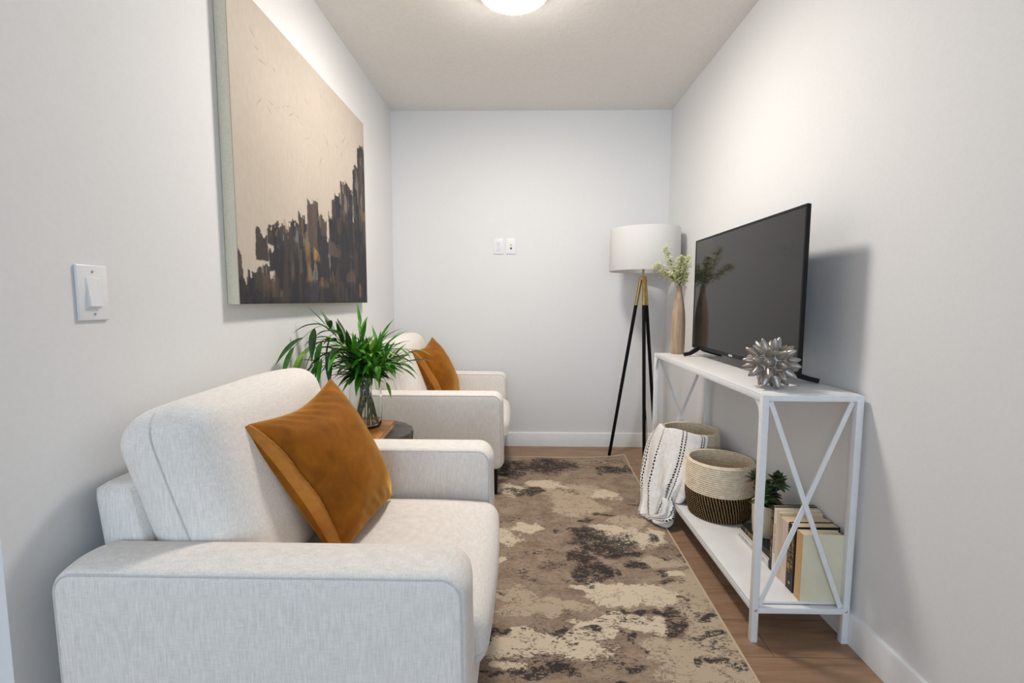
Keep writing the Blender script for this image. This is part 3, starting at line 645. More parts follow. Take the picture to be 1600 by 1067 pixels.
def branch(tip, mid, label, seed, nl=9, L=.11, w=.009, droop=.35, tones=(0, 1, 2), group='leafy stems in the glass vase'):
    rr = random.Random(seed); a = rr.uniform(0, 6.28); foot = Vector((VX + .045 * math.cos(a), VY + .045 * math.sin(a), BZ + .014))
    mx = Vector(mid) - Vector((VX, VY, BZ)); mx.z = 0; mx = mx.normalized() if mx.length > .001 else Vector((1, 0, 0))
    am = math.atan2(mx.y, mx.x) + rr.uniform(-.7, .7); rn = rr.uniform(.015, .043); af = am + math.pi + rr.uniform(-1.1, 1.1)
    foot = Vector((VX + .052 * math.cos(af), VY + .052 * math.sin(af), BZ + .016))
    neck = Vector((VX + rn * math.cos(am), VY + rn * math.sin(am), BZ + .225))
    body = foot.lerp(neck, .5) + Vector((rr.uniform(-.008, .008), rr.uniform(-.008, .008), 0))
    pts = [foot, foot.lerp(body, .5), body, neck, Vector(mid), Vector(tip)]; org = foot
    root = thing('leafy_stem', label, 'plant stem', org, 0, group)
    N = 36; path = [cr(pts, i / N) for i in range(N + 1)]
    bm = bmesh.new(); tube(bm, [p - org for p in path], [.0024 - .0014 * i / N for i in range(N + 1)], 6); finish('stem', bm, stemm, root, 180)
    bm = bmesh.new(); j0 = int(N * .60)
    for k in range(nl):
        f = k / (nl - 1); i = min(N - 1, int(j0 + (N - 1 - j0) * f)); p = path[i]; d = (path[i + 1] - path[i]).normalized(); u, v = frame_axes(d)
        ang = k * 2.4 + rr.uniform(-.4, .4); sp = .95 - .5 * f
        dd = d * (1 - sp * .5) + (u * math.cos(ang) + v * math.sin(ang)) * sp
        if k == nl - 1: dd = d
        ll = L * rr.uniform(.85, 1.3)
        if (p + dd.normalized() * ll).x < XL + .02: dd.x = max(dd.x, (XL + .02 - p.x) / ll); 
        if (p.z + ll * dd.normalized().z) < .66: dd.z = abs(dd.z) * .3
        before = len(bm.verts); leaf(bm, p - org, dd, (0, 0, 1), ll, w * rr.uniform(1.0, 1.45), droop * rr.uniform(.6, 1.5), rr.choice(tones))
        bm.verts.ensure_lookup_table()
        for vtx in bm.verts[before:]:
            if vtx.co.x + org.x < XL + .006: vtx.co.x = XL + .006 - org.x
    finish('leaves', bm, None, root, 180, leafm)
SG = 'short green leafy stem in the crowded middle of the glass vase'
BR = [((-.895, 1.79, .900), (-.80, 1.90, .985), 'dark leafy stem arching lowest and farthest left beside the wall', 1, 9, .135, .012, .9, (0, 0, 1)),
      ((-.900, 1.88, .860), (-.79, 1.94, .930), 'leafy stem drooping left behind the lowest arching one', 2, 9, .14, .013, 1.1, (0, 0, 1, 2)),
      ((-.835, 1.84, .830), (-.765, 1.93, .88), 'leafy stem hanging over the near pillow top', 12, 8, .12, .011, 1.0, (0, 1)),
      ((-.870, 1.94, .890), (-.775, 1.97, .945), 'leafy stem arching left just under the painting corner', 31, 9, .135, .012, .9, (0, 1, 0, 2)),
      ((-.850, 1.90, .800), (-.78, 1.95, .885), 'leafy stem drooping low between the vase and the near armchair back', 32, 9, .125, .012, 1.0, (0, 1)),
      ((-.800, 1.99, .940), (-.745, 2.01, .87), 'dark leafy stem leaning left beside the upright ones', 33, 8, .12, .011, .3, (0, 1, 0)),
      ((-.835, 1.96, .995), (-.755, 2.00, .88), 'dark upright leafy stem under the painting, left of centre', 3, 7, .12, .011, .1, (0, 0, 1)),
      ((-.715, 2.06, .985), (-.70, 2.05, .88), 'tallest upright green stem in the glass vase', 4, 10, .10, .009, .15, (1, 1, 2)),
      ((-.625, 2.10, .935), (-.655, 2.07, .86), 'green stem leaning right below the tallest one', 5, 10, .10, .009, .3, (1, 1, 2)),
      ((-.475, 2.05, .875), (-.59, 2.04, .87), 'leafy stem reaching farthest right towards the far pillow', 6, 11, .085, .008, .6, (1, 1, 2)),
      ((-.500, 1.96, .800), (-.61, 2.00, .825), 'leafy stem spreading low to the right over the far armrest', 7, 11, .085, .008, .5, (1, 1, 0)),
      ((-.575, 1.97, .735), (-.625, 2.01, .800), 'small leafy stem drooping over the right side of the vase rim', 8, 5, .075, .007, .9, (1, 1)),
      ((-.67, 1.90, .90), (-.685, 1.98, .85), SG, 9, 11, .10, .009, .3, (1, 1, 2)),
      ((-.75, 1.94, .90), (-.715, 1.99, .85), SG, 10, 11, .10, .009, .3, (1, 1, 2)),
      ((-.61, 2.16, .90), (-.66, 2.09, .84), SG, 11, 10, .10, .009, .3, (1, 0, 2)),
      ((-.58, 1.98, .88), (-.645, 2.02, .85), SG, 13, 11, .095, .009, .4, (1, 1, 2)),
      ((-.73, 2.13, .91), (-.70, 2.08, .84), SG, 14, 10, .10, .009, .3, (1, 0, 1)),
      ((-.70, 1.92, .83), (-.69, 1.985, .82), SG, 15, 10, .085, .008, .5, (1, 1, 0)),
      ((-.63, 1.94, .82), (-.66, 1.99, .82), SG, 16, 10, .085, .008, .5, (1, 1, 0)),
      ((-.785, 2.0, .85), (-.73, 2.02, .82), SG, 17, 9, .10, .010, .6, (0, 0, 1))]
for b in BR: branch(*b)
for k in range(20):                                           # the crowded short stems of the middle
    a = k * 2.4 + .4; r = .05 + .13 * ((k * 7) % 20) / 20; h = .15 - .62 * r + .03 * math.sin(k * 3.1)
    branch((VX + .03 + 1.25 * r * math.cos(a), VY - .01 + r * math.sin(a), BZ + .238 + h), (VX + .015 + .5 * r * math.cos(a), VY + .45 * r * math.sin(a), BZ + .238 + h * .5), SG, 40 + k, 13, .095, .0095, .35, (1, 1, 2, 0))
# ------------------------------------------------------------------ console table
KX0, KX1, KY0, KY1, KH, SZ = .7436, 1.0505, 1.420, 2.588, .8077, .128
T = .0205
K = thing('console_table', 'white metal console table with crossed end braces along the right wall', 'console table', ((KX0 + KX1) / 2, (KY0 + KY1) / 2, 0))
kx, ky = K.location.x, K.location.y
def kb(name, *b, mat='white_metal', bev=.0012):
    bm = bmesh.new(); box(bm, b[0] - kx, b[1] - kx, b[2] - ky, b[3] - ky, b[4], b[5], bev, 2); return finish(name, bm, M[mat], K)
for x in (KX0, KX1 - T):
    for y in (KY0, KY1 - T): kb('leg', x, x + T, y, y + T, 0, KH - .002)
for y in (KY0, KY1 - T):
    for z in (KH - .0205, SZ - .0285): kb('end_rail', KX0 + T, KX1 - T, y, y + T, z, z + T - .002)
for x in (KX0, KX1 - T):
    for z in (KH - .0235, SZ - .0285): kb('side_rail', x + .0005, x + T - .0005, KY0 + T, KY1 - T, z, z + T - .001)
kb('top_board', KX0 + .001, KX1 - .001, KY0 + .0205, KY1 - .0205, KH - .004, KH, mat='white_board')
kb('shelf_board', KX0 + .001, KX1 - .001, KY0 + .0205, KY1 - .0205, SZ - .009, SZ, mat='white_board')
for y in (KY0 + .010, KY1 - .010):
    zt, zb, xa, xb = KH - .0225, SZ - .009, KX0 + T + .006, KX1 - T - .006
    for k, (p, q) in enumerate((((xa, y - .003, zt), (xb, y - .003, zb)), ((xb, y + .003, zt), (xa, y + .003, zb)))):
        bm = bmesh.new(); bar(bm, (p[0] - kx, p[1] - ky, p[2]), (q[0] - kx, q[1] - ky, q[2]), .0155, .0055, (0, 1, 0)); finish('cross_brace', bm, M['white_metal'], K)
for x in (KX0 + .003, KX1 - .008):                            # curved corner gussets under the long rails
    for y, s in ((KY0 + T, 1), (KY1 - T, -1)):
        bm = bmesh.new(); zt = KH - .0235; P = [(y, zt), (y + s * .052, zt)] + [(y + s * (.052 - .050 * math.sin(R(a)) ), zt - .066 * (1 - math.cos(R(a)))) for a in range(12, 91, 13)] + [(y, zt - .070)]
        fr = [[bm.verts.new((xx - kx, p[0] - ky, p[1])) for p in P] for xx in (x, x + .005)]
        bm.faces.new(fr[0]); bm.faces.new(fr[1][::-1])
        for j in range(len(P)): bm.faces.new((fr[0][j], fr[0][(j + 1) % len(P)], fr[1][(j + 1) % len(P)], fr[1][j]))
        bmesh.ops.recalc_face_normals(bm, faces=bm.faces); finish('corner_gusset', bm, M['white_metal'], K)
for x in (KX0 + T / 2, KX1 - T / 2):
    bm = bmesh.new(); lathe(bm, [(.0001, .0022), (.0026, .002), (.0048, 0)], 16); bmesh.ops.transform(bm, matrix=Matrix.Translation((x - kx, KY0 - ky, .1095)) @ Matrix.Rotation(R(90), 4, 'X'), verts=bm.verts); finish('bolt', bm, M['bolt'], K)

# ------------------------------------------------------------------ television
TX, TY0, TY1, TZ0, TZ1 = .9135, 1.536, 2.488, .8485, 1.4055
TV = thing('television', 'black flat-screen television standing on the white console', 'television', (TX, (TY0 + TY1) / 2, KH))
ty = TV.location.y
def tb(name, mat, *b, bev=.001, parent=TV):
    bm = bmesh.new(); box(bm, b[0] - TX, b[1] - TX, b[2] - ty, b[3] - ty, b[4] - KH, b[5] - KH, bev, 2); return finish(name, bm, mat, parent)
scr = NT('screen_glass', .07, (.014, .013, .012, 1), .42, 0)
bz = M['tv_body']
tb('screen', scr.m, TX + .0015, TX + .006, TY0 + .009, TY1 - .009, TZ0 + .017, TZ1 - .009, bev=0)
tb('back_shell', bz, TX + .006, TX + .014, TY0 + .001, TY1 - .001, TZ0 + .001, TZ1 - .001)
bm = bmesh.new(); box(bm, .014, .052, -.40, .40, .045, .33, .018, 3); finish('rear_housing', bm, bz, TV)
bm = bmesh.new()
for b in ((TY0, TY0 + .009, TZ0, TZ1), (TY1 - .009, TY1, TZ0, TZ1), (TY0 + .009, TY1 - .009, TZ1 - .009, TZ1), (TY0 + .009, TY1 - .009, TZ0, TZ0 + .017)):
    box(bm, 0, .008, b[0] - ty, b[1] - ty, b[2] - KH, b[3] - KH, .0008, 1)
bez = finish('bezel', bm, bz, TV)
bm = bmesh.new(); box(bm, -.001, .0005, -.018 + .02, .018 + .02, TZ0 - KH + .004, TZ0 - KH + .013, .0006, 1); finish('logo_badge', bm, simple('badge_silver', (.5, .5, .48, 1), .4, bump=0), bez)
for y in (1.640, 2.410):
    bm = bmesh.new()
    for xe in (.848, 1.040):
        s = -1 if xe < TX else 1
        pts = [(TX + .010 - TX, y - ty, TZ0 + .008 - KH), (TX + .012 + s * .020 - TX, y - ty, TZ0 - .006 - KH), (xe - s * .03 - TX, y - ty + .006 * (1 if y > 2 else -1), .0150), (xe - TX, y - ty + .012 * (1 if y > 2 else -1), .0085)]
        tube(bm, pts, [.014, .0135, .012, .0115], 4, sq=True)
    for v in bm.verts: v.co.z = max(v.co.z, .0004)
    finish('stand_foot', bm, bz, TV, 30)

# ------------------------------------------------------------------ spiky ball
BL = thing('spiky_ball', 'silver spiky sculpture ball at the near end of the console', 'ornament', (.828, 1.540, KH))
bm = bmesh.new(); bmesh.ops.create_icosphere(bm, subdivisions=6, radius=1)
dirs = []; NS = 40
for k in range(NS):
    z = 1 - 2 * (k + .5) / NS; r = (1 - z * z) ** .5; a = 2.39996 * k; dirs.append(Vector((r * math.cos(a), r * math.sin(a), z)))
rotm = Euler((.35, .55, .2)).to_matrix(); rr = random.Random(3); dirs = [(rotm @ d, rr.uniform(.86, 1.12)) for d in dirs]
for v in bm.verts:
    n = v.co.normalized(); best = 0
    for d, s in dirs:
        c = n.dot(d)
        if c > .9:
            a = math.acos(min(1, c)); t = max(0, 1 - a / .30); best = max(best, s * (t ** 1.15) * (1 - .16 * t ** 6))
    v.co = n * (.0520 + .044 * best)
mz = min(v.co.z for v in bm.verts); bmesh.ops.translate(bm, verts=bm.verts, vec=(0, 0, -mz + .0004))
finish('silver_body', bm, simple('antique_silver', (.36, .335, .31, 1), .38, .9, var=.15, scale=40, bump=.2), BL, 180)

# ------------------------------------------------------------------ wooden bud vase with blossom sprigs
WX, WY = .853, 2.535
t = NT('pale_turned_wood', .6, None, .3); f = t.noise(t.coord((70, 70, 6)), 1, 6, .6, .5); t.base(t.ramp(f, [(.3, rgb(144, 118, 96)), (.5, rgb(172, 147, 121)), (.72, rgb(194, 168, 144))])); t.bump(f, .3, .002)
WV = thing('wooden_vase', 'tall narrow brown wooden vase at the far end of the console', 'vase', (WX, WY, KH))
bm = bmesh.new(); lathe(bm, [(.001, 0), (.033, 0), (.0345, .002), (.0358, .05), (.0362, .11), (.0355, .17), (.033, .22), (.026, .27), (.0175, .315), (.0135, .345), (.0125, .367), (.0105, .3675), (.0095, .36), (.001, .30)], 40)
finish('vase_body', bm, t.m, WV, 60)
flm = [simple('blossom_cream', rgb(246, 247, 212), .7, bump=0), simple('blossom_green', rgb(186, 204, 104), .6, bump=0)]
for m_, c_ in zip(flm, ((.93, .93, .70, 1), (.62, .72, .26, 1))):
    nt = m_.node_tree; tr = nt.nodes.new('ShaderNodeBsdfTranslucent'); tr.inputs[0].default_value = c_; mx = nt.nodes.new('ShaderNodeMixShader'); mx.inputs[0].default_value = .45
    nt.links.new(nt.nodes['Principled BSDF'].outputs[0], mx.inputs[1]); nt.links.new(tr.outputs[0], mx.inputs[2]); nt.links.new(mx.outputs[0], nt.nodes['Material Output'].inputs[0])
tws = simple('twig_brown', rgb(70, 56, 34), .7)
def sprig(tip, bend, label, seed):
    rr = random.Random(seed); foot = Vector((WX + rr.uniform(-.004, .004), WY + rr.uniform(-.004, .004), KH + .305)); neck = Vector((WX + rr.uniform(-.004, .004), WY + rr.uniform(-.004, .004), KH + .369))
    root = thing('blossom_sprig', label, 'flower sprig', foot, 0, 'cream blossom sprigs in the wooden vase')
    N = 20; path = [cr([foot, neck, bend, tip], i / N) for i in range(N + 1)]
    bm = bmesh.new(); tube(bm, [p - foot for p in path], [.0022 - .001 * i / N for i in range(N + 1)], 6)
    fl = bmesh.new()
    def flower(p, s):
        for k in range(rr.choice((4, 5))):
            a = k * 1.35 + rr.random(); el = rr.uniform(-.2, .9); d = Vector((math.cos(a) * math.cos(el), math.sin(a) * math.cos(el), math.sin(el))); u, v = frame_axes(d); w_ = s * .42
            q = [p, p + d * s * .5 + u * w_, p + d * s + v * s * .1, p + d * s * .5 - u * w_]
            fl.faces.new([fl.verts.new(x) for x in q]).material_index = 0 if rr.random() < .90 else 1
        c = bmesh.ops.create_icosphere(fl, subdivisions=1, radius=s * .22, matrix=Matrix.Translation(p)); 
        for vv in c['verts']:
            for ff in vv.link_faces: ff.material_index = 0
    for i in range(9, N + 1):
        for _ in range(6):
            p = path[i]; d = Vector((rr.gauss(0, 1), rr.gauss(0, 1), rr.gauss(.3, .7))).normalized(); l = rr.uniform(.012, .034) * (1.15 - .5 * (i - 9) / (N - 9)); e = p + d * l
            tube(bm, [p - foot, p - foot + d * l * .5 + Vector((0, 0, .001)), e - foot], .0006, 4)
            for _k in range(4): flower(e - foot + Vector((rr.gauss(0, 1), rr.gauss(0, 1), rr.gauss(0, 1))) * .0045, rr.uniform(.0062, .0100))
    finish('twig', bm, tws, root, 180); finish('blossoms', fl, None, root, 0, flm)
sprig((.772, 2.53, 1.368), (.818, 2.53, 1.255), 'tallest cream blossom sprig, rising left of centre from the wooden vase', 1)
sprig((.715, 2.51, 1.275), (.785, 2.525, 1.235), 'cream blossom sprig leaning farthest left from the wooden vase', 2)
sprig((.905, 2.565, 1.325), (.880, 2.55, 1.240), 'cream blossom sprig leaning right towards the television edge', 3)
sprig((.845, 2.50, 1.320), (.848, 2.52, 1.245), 'cream blossom sprig standing straight up in the middle of the wooden vase', 4)
sprig((.890, 2.60, 1.265), (.878, 2.565, 1.220), 'shortest low cream blossom sprig at the right of the wooden vase', 5)

# ------------------------------------------------------------------ floor lamp
FL = thing('floor_lamp', 'tripod floor lamp with white drum shade and black and brass legs in the corner', 'floor lamp', (.797, 3.123, 0))
lx, ly = .797, 3.123
hub = Vector((.012, 0, 1.235))
for fx, fy in ((.629, 3.215), (.800, 2.934), (.957, 3.221)):
    a = Vector((fx - lx, fy - ly, .012)); d = Vector((fx - lx, fy - ly, 0)).normalized(); top = hub + d * .017
    mid = a + (top - a) * .862
    bm = bmesh.new(); tube(bm, [a - (top - a).normalized() * .009, a, mid], [.009, .0112, .0118], 12)
    l_ = finish('leg', bm, M['black_matte'], FL, 50)
    bm = bmesh.new(); tube(bm, [mid - (top - a) * .001, top], [.0122, .0126], 12); finish('brass_sleeve', bm, M['brass'], l_, 50)
bm = bmesh.new(); box(bm, hub.x - .020, hub.x + .020, -.020, .020, 1.228, 1.256, .004, 3); finish('tripod_hub', bm, M['brass'], FL)
bm = bmesh.new(); tube(bm, [(hub.x, 0, 1.25), (hub.x, 0, 1.40)], .0065, 14); lathe(bm, [(.001, 1.319), (.021, 1.319), (.022, 1.323), (.021, 1.327), (.001, 1.327)], 24, (hub.x, 0, 0)); finish('stem', bm, M['brass'], FL, 50)
bm = bmesh.new(); lathe(bm, [(.012, 1.36), (.017, 1.365), (.017, 1.41), (.010, 1.415), (.026, 1.43), (.030, 1.46), (.022, 1.487), (.001, 1.495)], 24, (hub.x, 0, 0)); finish('bulb', bm, M['plastic'], FL, 60)
def mat_shade():
    t = NT('linen_shade', .9, (.86, .85, .83, 1), .1); t.b.inputs['Subsurface Weight'].default_value = 0
    f = t.noise(t.coord((160, 160, 500)), 1, 2); t.base(t.ramp(f, [(.3, (.82, .81, .79, 1)), (.7, (.87, .865, .85, 1))])); t.bump(f, .15, .001)
    tr = t.node('ShaderNodeBsdfTranslucent'); tr.inputs[0].default_value = (.85, .83, .80, 1); mx = t.node('ShaderNodeMixShader'); mx.inputs[0].default_value = .30
    t.l.new(t.b.outputs[0], mx.inputs[1]); t.l.new(tr.outputs[0], mx.inputs[2]); t.l.new(mx.outputs[0], t.n['Material Output'].inputs[0]); return t.m
bm = bmesh.new(); lathe(bm, [(.226, 1.288), (.2268, 1.290), (.222, 1.558), (.2212, 1.560), (.2200, 1.558), (.2248, 1.290), (.226, 1.288)], 96, (.0175, 0, 0)); sh = finish('lamp_shade', bm, mat_shade(), FL, 60)
bm = bmesh.new()
for k in range(3):
    a = R(30 + 120 * k); tube(bm, [(hub.x + .012 * math.cos(a), .012 * math.sin(a), 1.36), (.0175 + .2235 * math.cos(a), .2235 * math.sin(a), 1.30)], .0018, 6)
finish('shade_spider', bm, M['brass'], sh)
bm = bmesh.new(); tube(bm, [cr([(hub.x + .008, .012, 1.23), (.045, .03, .9), (.050, .045, .55), (.085, .075, .2), (.11, .16, .006), (.16, .26, .005)], i / 40) for i in range(41)], .0022, 6); finish('power_cord', bm, M['black_matte'], FL, 180)

# ------------------------------------------------------------------ coiled rope baskets
def mat_rope(brown):
    t = NT('brown_twist_rope' if brown else 'cream_rope', .9, None, .1)
    sep = t.node('ShaderNodeSeparateXYZ'); tc = t.node('ShaderNodeTexCoord'); t.l.new(tc.outputs['Object'], sep.inputs[0])
    ang = t.math('ARCTAN2', sep.outputs[1], sep.outputs[0]); f = t.noise(tc.outputs['Object'], 60, 3)
    if brown:
        ph = t.math('ADD', t.math('MULTIPLY', ang, 74 ), t.math('MULTIPLY', sep.outputs[2], 120))
        s = t.math('SINE', t.math('ADD', ph, t.math('MULTIPLY', f, 3)))
        t.base(t.ramp(s, [(0, rgb(36, 26, 18)), (.12, rgb(44, 32, 22)), (.50, rgb(132, 104, 68)), (.9, rgb(168, 140, 98))])); t.bump(s, .6, .003)
    else:
        t.base(t.ramp(f, [(.3, rgb(222, 204, 178)), (.7, rgb(244, 229, 204))])); t.bump(f, .2, .001)
    return t.m
rope, ropeb = mat_rope(False), mat_rope(True)
def basket(loc, r0, r1, H, zs, label, wob):
    root = thing('rope_basket', label, 'basket', loc, 0, 'coiled rope baskets on the lower shelf')
    def rad(z):
        u = z / H; return r0 + (r1 - r0) * min(1, (u / .35)) ** .6 - .004 * max(0, u - .7) / .3
    row = .0088
    def prof(za, zb):
        k = max(1, round((zb - za) / row)); P = []
        for i in range(k):
            for j in range(8):
                f = j / 8; z = za + (zb - za) * (i + f) / k; P.append((rad(z) + .0056 * math.sin(math.pi * f) ** .8, z))
        P.append((rad(zb), zb)); return P
    bm = bmesh.new(); lathe(bm, [(.001, .0004), (r0 - .01, .0004)] + prof(.002, zs), 96, wob=wob); finish('brown_coils', bm, ropeb, root, 180)
    inner = [(r - .0095, z) for r, z in reversed(prof(.012, H))]
    bm = bmesh.new(); lathe(bm, prof(zs, H) + [(rad(H) + .001, H + .003), (rad(H) - .0045, H + .0055), (rad(H) - .0095, H + .002)] + inner + [(.001, .012)], 96, wob=wob); finish('cream_coils', bm, rope, root, 180)
    return root
basket((.910, 2.080, SZ), .122, .141, .250, .118, 'brown and cream rope basket, empty, in front on the lower shelf', lambda a, z: .018 * math.cos(2 * a + .8) * z / .25 + .006 * math.cos(3 * a))
basket((.882, 2.395, SZ), .125, .143, .300, .140, 'rope basket behind, partly covered by the striped throw', lambda a, z: .014 * math.cos(2 * a + .2) * z / .3 + .005 * math.cos(3 * a + 1))

# ------------------------------------------------------------------ striped throw hanging from the rear basket
def mat_throw():
    t = NT('striped_cotton', .95, None, .1); uv = t.node('ShaderNodeUVMap'); sep = t.node('ShaderNodeSeparateXYZ'); t.l.new(uv.outputs[0], sep.inputs[0])
    u, v = sep.outputs[0], sep.outputs[1]
    zz = t.math('PINGPONG', t.math('MULTIPLY', v, 62), 1)
    tot = None
    for c, w_ in ((.10, .006), (.125, .006), (.36, .0075), (.66, .009), (.705, .009), (.90, .008), (.93, .008)):
        d = t.math('ABSOLUTE', t.math('SUBTRACT', t.math('ADD', u, t.math('MULTIPLY', zz, .006)), c)); m = t.math('LESS_THAN', d, w_)
        tot = m if tot is None else t.math('MAXIMUM', tot, m)
    dash = t.math('GREATER_THAN', t.math('SINE', t.math('MULTIPLY', v, 400)), -.55)
    m = t.math('MULTIPLY', tot, dash)
    f = t.noise(t.coord(), 350, 2); g = t.noise(t.coord(), 60, 3)
    t.base(t.mix(m, t.ramp(g, [(.3, rgb(232, 227, 221)), (.7, rgb(246, 243, 239))]), rgb(30, 30, 34))); t.bump(t.math('ADD', f, g), .4, .002); return t.m
thr = mat_throw()
def throw():
    root = thing('striped_throw', 'white throw with dashed black stripes draped out of the rear basket onto the floor', 'blanket', (.70, 2.33, .0))
    og = Vector(root.location)
    bx, by, br = .882, 2.395, .150
    rims = []
    cols = []
    def rp(deg, r, z): return Vector((bx + r * math.cos(R(deg)), by + r * math.sin(R(deg)), z))
    spec = [  # angle round the rim, then points down the outside
        (150, [(.700, 2.500, .330), (.690, 2.470, .180), (.665, 2.400, .075), (.628, 2.330, .022)]),
        (172, [(.694, 2.430, .330), (.672, 2.400, .180), (.655, 2.340, .075), (.635, 2.290, .020)]),
        (195, [(.702, 2.350, .325), (.682, 2.320, .180), (.668, 2.285, .085), (.655, 2.262, .022)]),
        (218, [(.730, 2.280, .325), (.706, 2.262, .200), (.700, 2.238, .110), (.690, 2.230, .045)]),
        (240, [(.775, 2.232, .325), (.740, 2.200, .220), (.726, 2.195, .155), (.716, 2.205, .105)]),
        (262, [(.830, 2.215, .325), (.790, 2.172, .240), (.766, 2.170, .175), (.752, 2.175, .134)]),
        (283, [(.890, 2.226, .330), (.808, 2.180, .245), (.786, 2.186, .180), (.775, 2.188, .1365)])]
    for deg, low in spec:
        e_ = abs(deg - 216) / 67; zt = .450 + .006 * math.sin(deg * .09) - .020 * e_ ** 4
        cols.append([rp(deg, .105, .36), rp(deg, .122, .425), rp(deg, .142, zt), rp(deg, .158, zt - .016)] + [Vector(p) for p in low])
    NU, NV = 150, 110; bm = bmesh.new(); uvl = bm.loops.layers.uv.new('UVMap'); G = []; UV = {}
    for j in range(NV + 1):
        v = j / NV; pts = [cr(c, v) for c in cols]; row = []
        for i in range(NU + 1):
            u = i / NU; p = cr(pts, u)
            dn = cr(pts, min(1, u + .01)) - cr(pts, max(0, u - .01)); out = Vector((dn.y, -dn.x, 0)); out = out.normalized() if out.length > 1e-6 else Vector((-1, 0, 0))
            if out.dot(Vector((p.x - bx, p.y - by, 0))) < 0: out = -out
            fall = max(0, min(1, (v - .38) / .35))
            amp = .015 * fall * fall
            fold = amp * (math.sin(u * 24 + 1.3 * math.sin(v * 5)) + .5 * math.sin(u * 47 + v * 6)) + .0035 * fall * mnoise.noise(Vector((u * 20, v * 14, 0)))
            fold += .003 * mnoise.noise(Vector((u * 6, v * 6, 5))) + amp * .8
            q = p + out * fold
            q.z = max(q.z, .018)
            vtx = bm.verts.new(q - og); row.append(vtx); UV[vtx] = (u + .012 * math.sin(v * 9), v)
        G.append(row)
    for j in range(NV):
        for i in range(NU):
            f = bm.faces.new((G[j][i], G[j + 1][i], G[j + 1][i + 1], G[j][i + 1]))
            for lp in f.loops: lp[uvl].uv = UV[lp.vert]
    # a bunched tail crossing the bottom and lying by the shelf edge
    tail = [(.735, 2.210, .180), (.722, 2.200, .130), (.712, 2.185, .085), (.700, 2.175, .050), (.680, 2.185, .036), (.655, 2.215, .030)]
    NT_, NR = 60, 40; TG = []
    for j in range(NT_ + 1):
        t_ = j / NT_; c = cr(tail, t_); d = cr(tail, min(1, t_ + .02)) - cr(tail, max(0, t_ - .02)); a_, b_ = frame_axes(d); row = []
        rad = (.014 + .020 * math.sin(math.pi * min(1, t_ * .9 + .1))) * (1 if t_ < .9 else 1 - (t_ - .9) * 3)
        for i in range(NR):
            an = 2 * math.pi * i / NR; rr_ = rad * (1 + .22 * math.sin(an * 5 + t_ * 7) + .1 * math.sin(an * 9 - t_ * 5)); q = c + (a_ * math.cos(an) + b_ * math.sin(an)) * rr_; q.z = max(q.z, .013)
            row.append(bm.verts.new(q - og))
        TG.append(row)
    for j in range(NT_):
        for i in range(NR):
            k = (i + 1) % NR; f = bm.faces.new((TG[j][i], TG[j][k], TG[j + 1][k], TG[j + 1][i]))
            for lp, (uu, vv) in zip(f.loops, ((i, j), (i + 1, j), (i + 1, j + 1), (i, j + 1))): lp[uvl].uv = (uu / NR * .7 + .28, vv / NT_ * .4)
    o = finish('woven_cloth', bm, thr, root, 180)
    so = o.modifiers.new('thickness', 'SOLIDIFY'); so.thickness = .0035; so.offset = 0
    bm = bmesh.new(); rr = random.Random(9)
    for i in range(0, NU + 1, 2):
        p = cr([cr(c, 1) for c in cols], i / NU); p.z = max(p.z, .019)
        for s in range(2):
            u_ = i / NU
            if u_ < .55: d = Vector((rr.uniform(-.9, .1), rr.uniform(-.8, -.1), -.35)); fl_ = .015
            elif u_ < .82: d = Vector((rr.uniform(-.3, .2), rr.uniform(-.3, .0), -1)); fl_ = .02
            else: d = Vector((rr.uniform(-.2, .1), rr.uniform(-.35, -.1), -.8)); fl_ = .131
            l = rr.uniform(.02, .042); q = [p + d.normalized() * l * k / 4 + Vector((rr.gauss(0, .0015), rr.gauss(0, .0015), 0)) * k for k in range(5)]
            for a in q: a.z = max(a.z, fl_ + .002)
            tube(bm, [a - og for a in q], [.0016, .0015, .0013, .0011, .0006], 5)
    for k in range(24):
        an = k * .7; p = Vector(tail[-1]) + Vector((.0, .012 * math.cos(an), .006 + .008 * abs(math.sin(an)))); d = Vector((-.6, rr.uniform(-.3, .5), -.15)).normalized(); l = rr.uniform(.02, .04)
        q = [p + d * l * s / 3 for s in range(4)]
        for a in q: a.z = max(a.z, .013)
        tube(bm, [a - og for a in q], [.0016, .0014, .0012, .0006], 5)
    finish('fringe', bm, simple('cotton_fringe', rgb(230, 225, 219), .95), root, 180)
throw()

